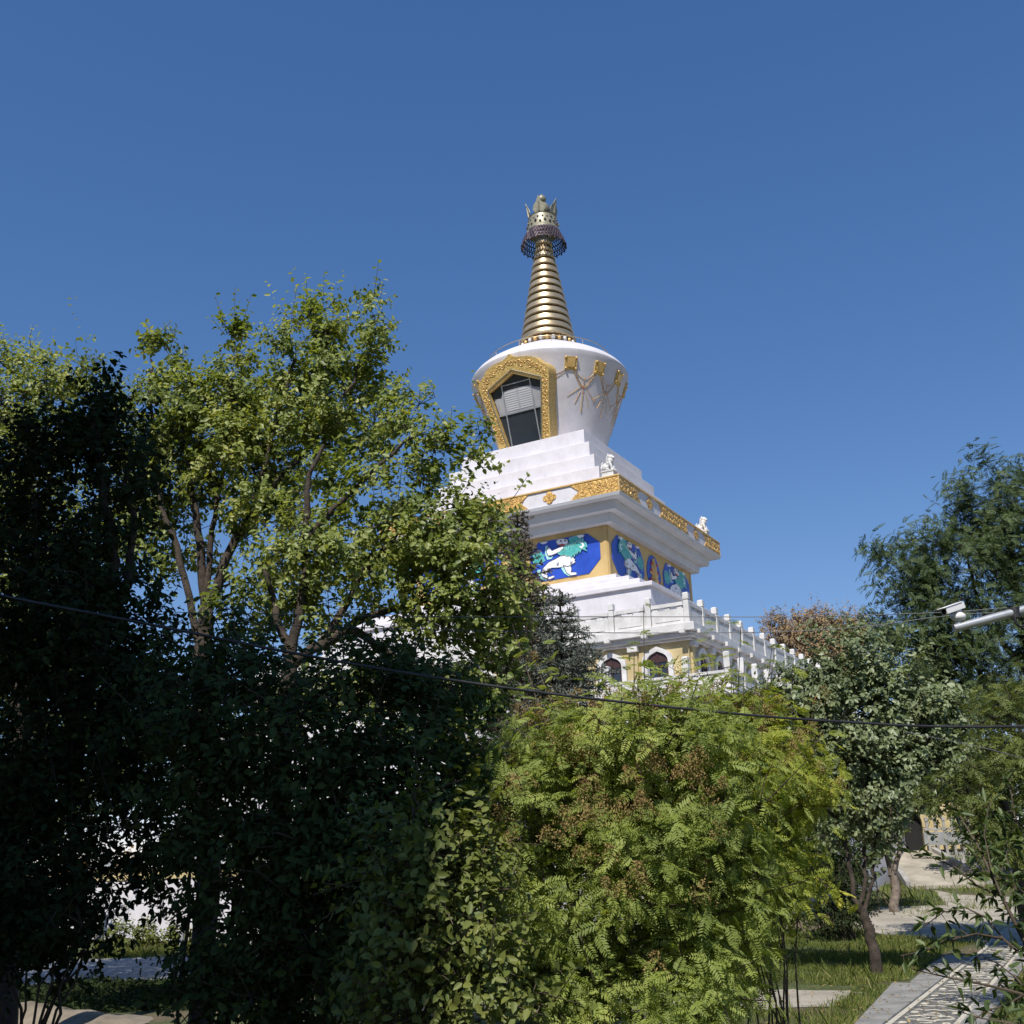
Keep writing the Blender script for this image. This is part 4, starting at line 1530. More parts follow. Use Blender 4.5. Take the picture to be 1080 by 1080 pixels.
# --- lilacs in the shade of the block
def shrub(label, cx, D, blobs, mat, seed, nst=7, leaf=.075, asp=.62, name='shrub', lai=2.6, spread=.35, group=None, h=None, tone=(.1, .9), rad=.022, **kw):
    b = gb(wx(cx, D), D)
    rng = np.random.default_rng(seed + 900)
    stems = []
    for i in range(nst):
        bl = blobs[int(rng.integers(0, len(blobs)))]
        c, r, _ = blob_world(bl, D)
        p1 = b + np.array([rng.normal(0, spread * .5), rng.normal(0, spread * .5), 0])
        end = c + r * rng.normal(0, .3, 3)
        mid = p1 * .5 + end * .5 + np.array([0, 0, .12 * (end[2] - p1[2])])
        stems.append(([p1, mid, end], rad * rng.uniform(.8, 1.3), .005, .03))
    return plant(name, label, 'shrub', b, D, blobs, mat, kw.pop('bark', M['twig']), stems, leaf, asp, lai, kw.pop('tl', .26), kw.pop('pt', 10), seed, group, crown='foliage', trunk='stems', tone=tone, rmax=.02, sides=4, **kw)


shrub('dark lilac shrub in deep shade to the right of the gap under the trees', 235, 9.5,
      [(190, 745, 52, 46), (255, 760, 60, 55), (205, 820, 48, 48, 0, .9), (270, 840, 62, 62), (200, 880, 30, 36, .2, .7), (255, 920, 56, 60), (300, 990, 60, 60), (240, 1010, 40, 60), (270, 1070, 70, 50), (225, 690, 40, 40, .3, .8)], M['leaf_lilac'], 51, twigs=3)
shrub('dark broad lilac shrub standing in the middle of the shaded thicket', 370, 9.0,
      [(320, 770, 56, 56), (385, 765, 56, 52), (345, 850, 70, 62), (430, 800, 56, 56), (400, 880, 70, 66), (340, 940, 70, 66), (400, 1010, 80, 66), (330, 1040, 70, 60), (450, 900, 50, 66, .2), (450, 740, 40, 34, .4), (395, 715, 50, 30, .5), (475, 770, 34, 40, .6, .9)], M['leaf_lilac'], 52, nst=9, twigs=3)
shrub('low broad-leaved shrub half lit among the dark lilacs', 440, 7.4,
      [(432, 868, 26, 24), (400, 915, 34, 40), (450, 920, 44, 44), (495, 900, 34, 40, .1), (420, 970, 50, 46), (480, 980, 50, 54), (440, 1040, 70, 56), (515, 1050, 50, 50), (505, 960, 24, 40)], M['leaf_olive'], 53, nst=8, leaf=.062, asp=.64, tone=(.3, 1), lai=2.3, twigs=3)
shrub('shaded thicket of thin stems below the dark tree at the lower left corner', 30, 10.2,
      [(20, 950, 56, 40), (68, 965, 40, 30, 0, .8), (0, 985, 56, 24), (-40, 940, 50, 60), (100, 985, 26, 22, .2, .6)], M['leaf_dark'], 54, nst=12, lai=1.8, twigs=3)

# --- false spiraea: pinnate leaves and dry brown flower heads
SORB = dict(L=.145, pairs=8, lw=.30, fill=.28, droop=.32)
shrub('large bright green bush with ferny leaves and dry brown flower heads in the centre foreground', 655, 8.4,
      [(665, 775, 52, 32), (605, 808, 48, 36), (722, 758, 42, 32), (562, 835, 44, 38, .3), (640, 810, 76, 52), (720, 800, 60, 52), (590, 860, 62, 56), (680, 880, 80, 62), (750, 870, 44, 60), (620, 940, 74, 60), (700, 960, 74, 62), (560, 950, 40, 52), (750, 960, 40, 60),
       (650, 1020, 90, 52), (730, 1040, 56, 50), (580, 1030, 44, 50), (660, 1085, 110, 46), (512, 820, 36, 34, .7, .8), (520, 870, 34, 46, .4), (548, 895, 30, 46, .2), (478, 835, 26, 34, .9, .7)],
      M['leaf_sorb'], 61, nst=16, lai=2.8, shoots=.14, compound=SORB, tl=.30, pt=6, twigs=2, clus=12, csig=.27, droop=.15, upn=.9, rad=.014, tone=(.1, .9),
      panicles=dict(z0=.30, p=.032, h=.14, w=.11, s=.009, at=[(560, 760, 40, 12, .2, 10), (640, 745, 50, 14, 0, 11), (700, 740, 50, 12, 0, 10), (600, 785, 50, 18, -.3, 11), (700, 810, 60, 26, -.6, 11), (640, 850, 60, 30, -.7, 11), (590, 880, 50, 30, -.7, 8), (670, 920, 60, 30, -.8, 6), (545, 850, 30, 36, -.4, 5), (740, 840, 40, 30, -.5, 7)]))
shrub('yellowing ferny bush with faint brown flower heads right of the bright green one', 805, 9.6,
      [(786, 770, 44, 30), (752, 748, 32, 24, .4, .8), (828, 806, 40, 34), (780, 800, 56, 46), (822, 830, 38, 44), (790, 865, 56, 54), (826, 885, 32, 44), (770, 925, 52, 50), (812, 945, 38, 44), (790, 990, 46, 46), (760, 1030, 40, 46), (842, 856, 20, 30, 0, .7), (800, 910, 46, 46)],
      M['leaf_sorb_y'], 62, nst=12, lai=2.6, shoots=.14, compound=SORB, tl=.30, pt=6, twigs=2, clus=12, csig=.27, droop=.3, upn=.8, rad=.009, tone=(.05, .75),
      tone_xy=lambda p: np.clip((2.2 - p[:, 2]) * .10, -.2, .25),
      panicles=dict(z0=.30, p=.022, h=.15, w=.11, s=.009, at=[(800, 752, 60, 14, 0, 12), (830, 780, 40, 24, -.4, 9), (860, 830, 26, 36, -.3, 5), (780, 800, 40, 24, -.5, 5)]))

# --- conifers between the tree and the stupa
def conifer(label, px, ytop, D, half_px, ybot, mat, seed, crown_min=.0):
    rng = np.random.default_rng(seed)
    top = W(px, ytop, D)
    b = gb(wx(px, D), D)
    b[0] = top[0]
    root = empty('spruce_tree', b)
    tag(root, label, 'tree', None)
    H = top[2] - b[2]
    Rm = half_px * (D / ray(px, 700)[1]) / F
    zb = (W(px, ybot, D)[2] - b[2])
    mb = MB()
    mb.tube([(0, 0, 0), (.02, 0, H * .5), (0, .02, H * .97), (0, 0, H)], [.16, .09, .02, .008], M['bark'], 8)
    PP, DD, VV = [], [], []
    z = max(.8, zb - 1.5)
    while z < H * .985:
        t = (H - z) / (H - zb)
        L0 = Rm * min(1.12, t) ** .85 + .10
        nb = 6 if t > .15 else 4
        a0 = rng.random() * 6.28
        for i in range(nb):
            a = a0 + 2 * PI * i / nb + rng.normal(0, .2)
            L = L0 * rng.uniform(.65, 1.2)
            d = np.array([math.cos(a), math.sin(a), .55 if t < .12 else .10])
            pts = []
            for q in range(6):
                f = q / 5
                pts.append(np.array([0, 0, z]) + d * np.array([1, 1, 1]) * L * f + np.array([0, 0, -.22 * L * f * (1 - f * 1.25)]))
            mb.tube(pts, [.022 * (1 - f * .8) for f in np.linspace(0, 1, 6)], M['twig'], 4)
            pts = np.array(pts)
            nbr = max(3, int(L / .085))
            tone = rng.random()
            for k in range(nbr):
                f = .12 + .88 * (k + rng.random()) / nbr
                i0 = min(4, int(f * 5))
                p = pts[i0] + (pts[i0 + 1] - pts[i0]) * (f * 5 - i0)
                sd_ = 1 if k % 2 else -1
                side = np.array([-d[1], d[0], 0]) * sd_
                bl = (.10 + .36 * L * (1 - f)) * rng.uniform(.6, 1.1)
                bd = nrm(side * .85 + np.array([d[0], d[1], 0]) * .6 + np.array([0, 0, -.18 + rng.normal(0, .15)]))
                mb.tube([p, p + bd * bl], [.008, .004], M['twig'], 3)
                nn = int(max(10, bl / .0085))
                s_ = rng.random(nn)
                q_ = p + bd * bl * s_[:, None]
                PP.append(q_)
                DD.append(nrm(bd * .55 + rng.normal(0, .6, (nn, 3)) + np.array([0, 0, .15])))
                VV.append(np.full(nn, .5 * tone) + .5 * rng.random(nn))
        z += (.17 if t > .12 else .12) * rng.uniform(.8, 1.2)
    P, Dn, Vv = map(np.concatenate, (PP, DD, VV))
    V = leaf_verts(P, Dn, nrm(rng.normal(0, 1, P.shape)), np.full(len(P), .095) * (.7 + .5 * rng.random(len(P))), np.full(len(P), .024), .0, .0)
    mb.build('trunk', root, smooth=60)
    quad_mesh('crown', V, 6, LEAF_T, Vv, mat, root)
    return root


conifer('brownish thin-topped spruce beside the lion mural', 545, 536, 24.0, 66, 760, M['needle_brown'], 71)
conifer('grey-green spruce with bare upright leader against the ochre wall', 590, 622, 22.0, 80, 800, M['needle'], 72)

# --- pale glossy-leaved tree on the lawn at the right
b = G(925, 1030) + np.array([0, 0, -.05])
D = float(b[1])
T = lambda px, py, dz=0: W(px, py, D + dz)
plant('pear_tree', 'grey-green pear tree with leaning forked trunk on the lawn beside the stone path', 'tree', b, D,
      [(888, 712, 34, 26, .3), (856, 726, 28, 28), (838, 716, 18, 18), (905, 705, 46, 40), (945, 730, 42, 40), (850, 745, 34, 36), (900, 765, 56, 44), (965, 775, 36, 42), (880, 815, 46, 40), (930, 825, 50, 42), (975, 830, 24, 34, 0, .8), (900, 865, 42, 30, 0, .8), (938, 850, 22, 16, 0, .7), (1000, 775, 30, 34, .3), (1012, 820, 24, 28, .3, .8), (990, 745, 26, 26, .4), (985, 730, 18, 26, 0, .7), (960, 800, 40, 40), (935, 790, 40, 40), (832, 752, 22, 22, .2), (835, 775, 24, 30, .2), (870, 870, 20, 30, 0, .6)],
      M['leaf_pale'], M['bark'],
      [([b, T(921, 1000), T(914, 972), T(905, 955)], .14, .10), ([T(906, 957), T(897, 925), T(893, 890), T(888, 830), T(880, 760)], .065, .025), ([T(908, 960), T(912, 925), T(912, 890), T(914, 830), T(910, 760)], .06, .025),
       ([T(910, 962), T(921, 925), T(923, 890), T(935, 830), T(945, 770)], .055, .02), ([T(893, 890), T(870, 840), T(850, 760)], .05, .02), ([T(923, 890), T(950, 850), T(970, 800)], .05, .02)],
      .12, .75, 3.3, .34, 11, 81, csig=.26, tone=(.0, 1), droop=.5, twigs=2, clus=10, shoots=.05)
plant('broadleaf_tree', 'small twisted tree with reddish leaves behind the pear tree by the road', 'tree', G(943, 962), float(G(943, 962)[1]),
      [(928, 885, 12, 18), (930, 862, 18, 18), (918, 860, 18, 22), (935, 838, 24, 22), (912, 885, 12, 14)],
      M['leaf_olive'], M['bark_pale'],
      [([G(943, 962), W(944, 930, G(943, 962)[1]), W(936, 900, G(943, 962)[1]), W(938, 860, G(943, 962)[1])], .22, .08), ([W(941, 925, G(943, 962)[1]), W(949, 895, G(943, 962)[1]), W(950, 860, G(943, 962)[1])], .14, .05)],
      .12, .7, 2.0, .4, 10, 82, twigs=4)
shrub('bare-stemmed dark shrub on the lawn left of the pear tree trunk', 886, float(G(886, 992)[1]),
      [(880, 925, 26, 26), (868, 955, 22, 26), (895, 950, 20, 26), (880, 968, 26, 16, 0, .5)], M['leaf_dark'], 83, nst=16, leaf=.09, twigs=3, lai=1.8)

# --- dark locust at the right edge and what fills the space under it
D = 31.0
b = gb(wx(1125, D), D)
T = lambda px, py, dz=0: W(px, py, D + dz)
LOCU = dict(L=.32, pairs=7, lw=.30, fill=.26, droop=.22)
plant('locust_tree', 'tall dark blue-green locust tree with feathery leaves at the right edge', 'tree', b, D,
      [(1065, 512, 26, 26), (1030, 525, 20, 18, 0, .8), (1085, 545, 40, 40), (1045, 555, 40, 30), (1000, 560, 30, 20, 0, .9), (975, 585, 34, 20), (945, 582, 22, 14, 0, .7), (1020, 595, 46, 32), (1075, 600, 44, 40), (975, 620, 42, 26), (1015, 645, 50, 32), (1070, 655, 46, 40), (960, 652, 28, 24), (1040, 700, 50, 36), (985, 690, 36, 32), (1085, 720, 40, 46), (1020, 745, 46, 34, .3), (975, 735, 26, 26, .4), (1055, 780, 50, 36, .5)],
      M['leaf_locust'], M['bark'],
      [([b, T(1122, 900), T(1110, 800), T(1090, 720), T(1074, 640), T(1064, 540)], .24, .05), ([T(1106, 790), T(1040, 720), T(1000, 650), T(970, 600)], .10, .03), ([T(1090, 720), T(1040, 650), T(1020, 590)], .09, .03), ([T(1082, 690), T(1090, 620), T(1090, 550)], .08, .03), ([T(1110, 800), T(1020, 745), T(970, 720)], .07, .02)],
      0, .6, 3.3, .6, 6, 91, shoots=0, compound=LOCU, csig=.24, shell=.5, droop=.1, upn=1.0, twigs=2, clus=9, out_bias=.9)
D = 19.0
plant('rowan_tree', 'yellow-green feathery rowan at the right edge below the locust', 'tree', gb(wx(1112, D), D), D,
      [(1055, 770, 36, 30), (1085, 800, 36, 40), (1050, 820, 32, 28), (1078, 850, 36, 36), (1045, 865, 22, 24, 0, .7), (1090, 760, 30, 30), (1030, 845, 22, 24, .3, .8), (1065, 880, 20, 18), (1022, 872, 20, 16, .2, .8), (1048, 898, 22, 14, 0, .7), (1000, 850, 18, 18, .3, .7), (1080, 905, 24, 20, 0, .8)],
      M['leaf_olive'], M['bark'],
      [([gb(wx(1112, D), D), W(1108, 900, D), W(1090, 820, D), W(1076, 770, D)], .10, .03)],
      0, .6, 2.2, .42, 6, 92, compound=dict(L=.22, pairs=6, lw=.32, fill=.28, droop=.3), csig=.3, upn=.9, twigs=2, clus=6)
D = 34.0
plant('broadleaf_tree', 'dark round broadleaf tree behind the pear tree and the camera arm', 'tree', gb(wx(1070, D), D), D,
      [(960, 700, 36, 28), (938, 680, 20, 18), (990, 720, 40, 36), (1015, 780, 40, 40), (1040, 830, 36, 32, 0, .8), (960, 760, 40, 36), (985, 810, 36, 34, 0, .8)],
      M['leaf_dark'], M['bark'],
      [([gb(wx(1070, D), D), W(1062, 860, D), W(1020, 780, D), W(975, 715, D)], .2, .06)],
      .13, .7, 2.3, .45, 11, 93, twigs=4, tone=(.2, 1))

# --- far tree in brown leaf behind the terrace railing
D = 78.0
plant('broadleaf_tree', 'round brown autumn tree far behind the end of the terrace railing', 'tree', gb(wx(862, D), D), D,
      [(835, 668, 22, 20), (862, 662, 26, 18), (890, 668, 22, 18), (850, 680, 30, 22), (880, 685, 30, 24), (818, 672, 10, 20), (905, 672, 10, 16), (862, 700, 40, 30)],
      M['autumn'], M['bark_pale'],
      [([gb(wx(862, D), D), W(862, 800, D), W(862, 720, D), W(862, 665, D)], .3, .08)],
      .17, .6, 3.4, .5, 12, 94, csig=.3, shell=.5, twigs=2, tone=(.1, .9), clus=8, out_bias=1.0)
D = 43.0
shrub('small amber-leaved bush in front of the white precinct wall', 108, D, [(98, 914, 16, 8), (124, 908, 10, 7), (84, 920, 10, 8)], M['amber'], 95, nst=4, leaf=.13, lai=1.1, twigs=4)
D = 42.0
shrub('low green bush in the sun at the foot of the precinct wall', 165, D, [(140, 990, 20, 10), (165, 988, 24, 11), (195, 992, 20, 10), (125, 988, 10, 11)], M['leaf_olive'], 96, nst=6, leaf=.12, lai=2.2, twigs=4)
# bushes along the foot of the stupa that show between the nearer plants
D = 33.0
shrub('wide green bush between the precinct wall and the shaded thicket', 330, D, [(300, 900, 60, 40), (380, 890, 60, 44), (450, 880, 60, 50), (330, 960, 70, 40), (430, 960, 70, 40), (520, 850, 60, 50), (520, 950, 60, 50)], M['leaf_lilac'], 97, nst=10, leaf=.13, lai=2.2, twigs=4, spread=2.0)
D = 30.0
shrub('wide green bush behind the false spiraea bushes', 680, D, [(620, 790, 50, 40), (680, 800, 56, 46), (740, 790, 50, 40), (800, 800, 46, 44), (700, 880, 90, 50), (800, 890, 60, 50), (620, 890, 60, 50), (850, 830, 30, 44), (740, 970, 90, 40)], M['leaf_lilac'], 98, nst=12, leaf=.13, lai=2.2, twigs=4, spread=2.5)

# --- leafy twigs of a young cherry close to the camera, lower right
D = 6.2
b = gb(wx(1180, D), D)
T = lambda px, py, dz=0: W(px, py, D + dz)
rngc = np.random.default_rng(5)
root = empty('cherry_sapling', b)
tag(root, 'thin leafy cherry branches reaching in from the lower right corner over the path', 'tree')
sk = MB()
twigsets = [
    [(1180, 1120), (1120, 1040), (1080, 992), (1056, 945), (1031, 891), (1015, 865), (1002, 846)],
    [(1180, 1110), (1120, 1066), (1080, 1049), (1045, 1040), (1010, 1033), (982, 1027), (962, 1022)],
    [(1100, 1020), (1074, 1004), (1058, 990), (1040, 968), (1018, 957), (995, 962), (973, 978)],
    [(1056, 945), (1030, 934), (1008, 915), (985, 905), (962, 905)],
    [(1070, 975), (1072, 940), (1062, 905), (1060, 870)],
    [(1150, 1130), (1090, 1085), (1060, 1078), (1035, 1074), (1015, 1068)],
    [(1090, 1052), (1070, 1030), (1052, 1016), (1032, 1008)],
    [(1080, 992), (1085, 960), (1080, 920), (1090, 880)],
    [(1056, 945), (1045, 915), (1038, 880), (1044, 845)],
    [(1110, 1000), (1085, 955), (1060, 925), (1046, 900)],
    [(1058, 990), (1030, 985), (1000, 992), (975, 1003), (950, 1008)],
    [(1120, 960), (1090, 905), (1070, 860), (1064, 820)],
    [(1080, 1049), (1062, 1060), (1040, 1066), (1022, 1080)],
]
LPx, LDx, LVx = [], [], []
for i, ts in enumerate(twigsets):
    dz = [0, -.4, -.2, .2, .3, -.7, -.3, .1, .1, .2, -.3, .3, -.5][i]
    pts = [T(x, y, dz + .06 * j) - b for j, (x, y) in enumerate(ts)]
    r0 = [.016, .011, .009, .007, .006, .008, .006, .006, .006, .007, .007, .008, .006][i]
    sk.tube(pts, [max(.0025, r0 * (1 - j / len(pts))) for j in range(len(pts))], M['twig'], 6)
    for j in range(1, len(pts)):
        seg = pts[j] - pts[j - 1]
        k = max(2, int(np.linalg.norm(seg) / .026))
        for q in range(k):
            p = pts[j - 1] + seg * (q + rngc.random()) / k
            if rngc.random() < (.25 if i == 0 and j < 3 else .85):
                s2 = nrm(nrm(seg) * .6 + rngc.normal(0, .6, 3))
                # short spur with a tuft of leaves
                e = p + s2 * rngc.uniform(.02, .07)
                sk.tube([p, e], [.0025, .0015], M['twig'], 3)
                for _ in range(rngc.integers(2, 5)):
                    LPx.append(e)
                    LDx.append(nrm(s2 * .7 + rngc.normal(0, .5, 3) + np.array([0, 0, -.25])))
                    LVx.append(rngc.random())
sk.tube([np.zeros(3), T(1180, 1110) - b], [.03, .018], M['bark'], 8)
sk.build('trunk', root, smooth=60)
LPx, LDx, LVx = np.array(LPx), np.array(LDx), np.array(LVx)
n_ = len(LPx)
quad_mesh('crown', leaf_verts(LPx, LDx, nrm(rngc.normal(0, .4, (n_, 3)) + np.array([0, 0, 1])), .068 * (.6 + .7 * rngc.random(n_)), .030 * (.7 + .5 * rngc.random(n_)), .12, .3), 6, LEAF_T, LVx, M['leaf_spray'], root)

D = 29.0  # mostly hidden tree, added to shade the gravel yard and close sky gaps
b = gb(wx(-70, D), D)
T = lambda px, py, dz=0: W(px, py, D + dz)
plant('broadleaf_tree', 'large added broadleaf shade tree far behind the dark tree at the left edge', 'tree', b, D,
      [(-40, 560, 70, 60), (30, 600, 60, 50), (-60, 680, 80, 70), (30, 690, 60, 60), (80, 760, 50, 50), (0, 800, 70, 60), (-80, 800, 80, 70), (60, 850, 50, 40), (-30, 900, 70, 50), (110, 830, 40, 36, 0, .7), (150, 770, 60, 50, 2), (220, 770, 60, 50, 3), (180, 840, 60, 40, 4, .8), (100, 740, 60, 50, 3)],
      M['leaf_lilac'], M['bark'], [([b, T(-68, 900), T(-60, 750), T(-50, 600)], .3, .08), ([T(-64, 800), T(0, 720), T(40, 620)], .12, .04), ([T(-66, 850), T(20, 820), T(90, 790)], .1, .03)],
      .13, .7, 2.2, .4, 11, 45, twigs=4)
D = 46.0
shrub('clipped dark hedge bush along the road behind the pear tree', 880, D, [(850, 850, 30, 40), (885, 840, 30, 44), (912, 840, 24, 30), (865, 900, 30, 36), (895, 905, 22, 34), (840, 910, 30, 40), (880, 790, 40, 40), (925, 795, 34, 36)], M['leaf_locust'], 99, nst=10, leaf=.15, lai=2.4, twigs=4, spread=2.0)
D = 58.0
shrub('tall green bushes beside the gatehouse balustrade at the far right', 1040, D, [(1035, 880, 24, 26), (1060, 870, 30, 34), (1090, 870, 36, 36), (1040, 840, 36, 30), (1000, 830, 26, 22), (1090, 810, 40, 36), (1035, 800, 30, 30)], M['leaf_locust'], 100, nst=9, leaf=.17, lai=2.2, twigs=4, spread=2.0)

# ================================================================= CABLES, CAMERA POLE, SMALL THINGS
def cable(name, label, px, d0, d1, r, mat, group=None):
    n = len(px)
    pts = []
    x0, x1 = px[0][0], px[-1][0]
    # smooth curve through the given sightings
    P = [np.array(p, float) for p in px]
    q = []
    for i in range(n - 1):
        p0, p1, p2, p3 = P[max(i - 1, 0)], P[i], P[i + 1], P[min(i + 2, n - 1)]
        for k in range(8):
            t = k / 8
            q.append(.5 * (2 * p1 + (p2 - p0) * t + (2 * p0 - 5 * p1 + 4 * p2 - p3) * t * t + (3 * p1 - p0 - 3 * p2 + p3) * t ** 3))
    q.append(P[-1])
    for p in q:
        f = (p[0] - x0) / (x1 - x0)
        pts.append(W(p[0], p[1], d0 + (d1 - d0) * f))
    mb = MB()
    mb.tube(pts, r, mat, 8)
    o = mb.build(name, smooth=60)
    tag(o, label, 'cable', group)
    return o


cable('overhead_cable', 'thick black twin cable sagging right across the trees, lowest of the overhead lines',
      [(-160, 592), (0, 628), (150, 657), (300, 687), (430, 710), (560, 729), (680, 743), (800, 755), (900, 762), (980, 766), (1080, 766), (1200, 760)], 6.2, 8.6, .0095, M['cable'])
cable('overhead_wire', 'thin grey wire level with the terrace railing, upper of the two',
      [(-60, 640), (200, 646), (420, 650), (560, 650.5), (700, 650.5), (830, 650.5), (920, 648.5), (1000, 645.5), (1062, 641)], 14, 12.1, .0048, M['cable_grey'], None)
cable('overhead_wire', 'thin grey wire just under the terrace railing, lower of the two',
      [(-60, 650), (200, 657), (420, 663), (560, 666.5), (700, 667.5), (830, 666), (920, 660), (990, 650.5), (1062, 645)], 14, 12.1, .0048, M['cable_grey'], None)
cable('service_cable', 'pale thin cable sloping down past the yellowish bush at the right edge',
      [(955, 772), (990, 779), (1030, 787), (1080, 800), (1160, 822)], 16, 13, .0045, M['cable_grey'])

# security camera on its steel arm
ct = empty('security_camera', W(1012, 663, 12.0))
tag(ct, 'white security camera on a grey steel arm in front of the dark locust', 'camera')
O = W(1012, 663, 12.0)
sc = 12.0 / F / ray(1012, 663)[1] * 1.0
px = lambda x, y, d=0: W(x, y, 12.0 + d) - O
mb = MB()
mb.tube([px(1006, 662.5), px(1014, 660.6), px(1045, 652.5), px(1080, 643.5), px(1130, 630)], [.042, .045, .048, .052, .055], M['galv'], 16)
mb.tube([px(1069.5, 641, 0), px(1070, 646, 0), px(1071, 652, 0)], [.062, .062, .062], M['cable'], 12)
mb.build('arm', ct, smooth=40)
mb = MB()
mb.tube([px(1130, 560), px(1130, 640), px(1130, 1500)], [.07, .075, .09], M['galv'], 16)
mb.build('pole', ct, smooth=40)
mb = MB()     # loops of slack cable under the arm
mb.tube([px(1070, 650, -.06), px(1071, 657, -.06), px(1076, 661, -.05), px(1082, 659, -.05), px(1090, 650, -.05)], .012, M['cable'], 6)
mb.tube([px(1070, 648, .05), px(1073, 660, .05), px(1079, 663, .05), px(1090, 655, .05)], .010, M['cable'], 6)
mb.tube([px(1018, 656.5), px(1030, 653), px(1050, 646), px(1070, 641)], .008, M['cable'], 6)
mb.build('slack_cable', ct, smooth=60)
def frame_from(a, b):
    x = nrm(b - a); y = nrm(np.cross(np.array([0, 0, 1.]), x)); z = np.cross(x, y)
    return x, y, z
mb = MB()     # housing: box pointing to the lower left
a, b = px(994.5, 645.5, -.12), px(1014.5, 638.5, .02)
x, y, z = frame_from(a, b)
L = np.linalg.norm(b - a)
def hb(u0, u1, v0, v1, w0, w1, m):
    vs = [a + x * u + y * v + z * w_ for u, v, w_ in ((u0, v0, w0), (u1, v0, w0), (u1, v1, w0), (u0, v1, w0), (u0, v0, w1), (u1, v0, w1), (u1, v1, w1), (u0, v1, w1))]
    mb.add(vs, [(3, 2, 1, 0), (4, 5, 6, 7), (0, 1, 5, 4), (1, 2, 6, 5), (2, 3, 7, 6), (3, 0, 4, 7)], m)
hb(.02, L, -.042, .042, -.036, .036, M['cam_white'])
hb(-.025, L * .9, -.05, .05, .034, .046, M['cam_white'])
o = mb.build('housing', ct); bevel(o, .012, 3)
mb = MB()
mb.tube([a + x * .021, a + x * .012], [.030, .030], M['cam_dark'], 14)
mb.build('lens', ct, smooth=40)
mb = MB()     # junction dome and bracket
c0 = px(1010.5, 650.5)
mb.ball(c0 + z * -.0, (.085, .07, .055), M['cam_white'], 18, 12)
mb.tube([px(1006.5, 644), px(1008, 648), c0], [.022, .026, .03], M['cam_white'], 10)
mb.tube([c0, px(1011, 657), px(1012, 661)], [.030, .028, .030], M['galv'], 10)
mb.build('bracket', ct, smooth=50)

# white bollard by the gravel
bp = G(191, 1006)
bo = MB()
bo.lathe([(.10, -.1), (.10, .1), (.075, .14), (.075, .62), (.09, .65), (.09, .70), (.06, .78), (.02, .80)], M['stone_white'], 16)
b = bo.build('bollard', smooth=40)
b.location = bp
tag(b, 'short white stone bollard beside the gravel under the trees', 'bollard')


# ---- grass
def grass(name, polys, n, seed, h=.115, w_=.010):
    rng = np.random.default_rng(seed)
    P = []
    for poly in polys:
        poly = np.array([p[:2] for p in poly])
        lo, hi = poly.min(0), poly.max(0)
        ar = .5 * abs(np.dot(poly[:, 0], np.roll(poly[:, 1], 1)) - np.dot(poly[:, 1], np.roll(poly[:, 0], 1)))
        k = int(n * ar * 4)
        q = lo + (hi - lo) * rng.random((k, 2))
        ins = np.zeros(k, bool)
        j = len(poly) - 1
        for i in range(len(poly)):
            xi, yi = poly[i]; xj, yj = poly[j]
            c = ((yi > q[:, 1]) != (yj > q[:, 1])) & (q[:, 0] < (xj - xi) * (q[:, 1] - yi) / (yj - yi + 1e-12) + xi)
            ins ^= c
            j = i
        P.append(q[ins])
    P = np.concatenate(P)
    # thin the cover in patches
    f = np.sin(P[:, 0] * 1.7 + 1.3 * np.sin(P[:, 1] * .9)) * np.sin(P[:, 1] * 1.3 + P[:, 0] * .4)
    keep = rng.random(len(P)) < .62 + .38 * f
    P = P[keep]
    f = f[keep]
    N = len(P)
    pos = np.concatenate([P, (gh(P[:, 1]) - .01)[:, None]], 1)
    d = nrm(np.concatenate([rng.normal(0, .42, (N, 2)), np.ones((N, 1))], 1))
    L = h * (.5 + .9 * rng.random(N)) * (1 + .35 * f)
    tall = rng.random(N) < .02
    L[tall] *= 2.3
    V = leaf_verts(pos, d, nrm(rng.normal(0, 1, (N, 3)) * np.array([1, 1, .2])), L, w_ * (.7 + .6 * rng.random(N)), .05, .3)
    v = np.clip(.35 + .25 * f + .25 * rng.normal(0, 1, N), 0, 1)
    o = quad_mesh(name, V, 6, LEAF_T, v, M['grass'])
    tag(o, None, None, None, 'stuff')
    return o


PX = lambda pts: [G(*p) for p in pts]
grass('grass', [PX([(770, 1038), (905, 1040), (938, 1036), (958, 1034), (980, 1016), (998, 1004), (1045, 990), (1000, 990), (940, 988), (880, 980), (770, 992)]),
                PX([(700, 1090), (890, 1090), (903, 1078), (940, 1041), (900, 1042), (890, 1062), (800, 1066), (700, 1067)]),
                PX([(975, 1018), (1002, 1004), (1050, 990), (1062, 978), (1000, 985)]), PX([(886, 1046), (935, 1040), (905, 1066), (880, 1062)]),
                PX([(1042, 1090), (1120, 1090), (1300, 1080), (1420, 1010), (1120, 1004), (1072, 1040)]),
                PX([(100, 1012), (260, 1008), (260, 985), (100, 986)]),
                PX([(940, 953), (1060, 954), (1000, 942), (975, 930), (945, 930)])], 340, 5)

grass('grass', [PX([(930, 958), (1075, 958), (1075, 946), (1010, 942), (985, 938), (1000, 926), (1100, 924), (1100, 915), (930, 918)])], 40, 6, .22, .03)

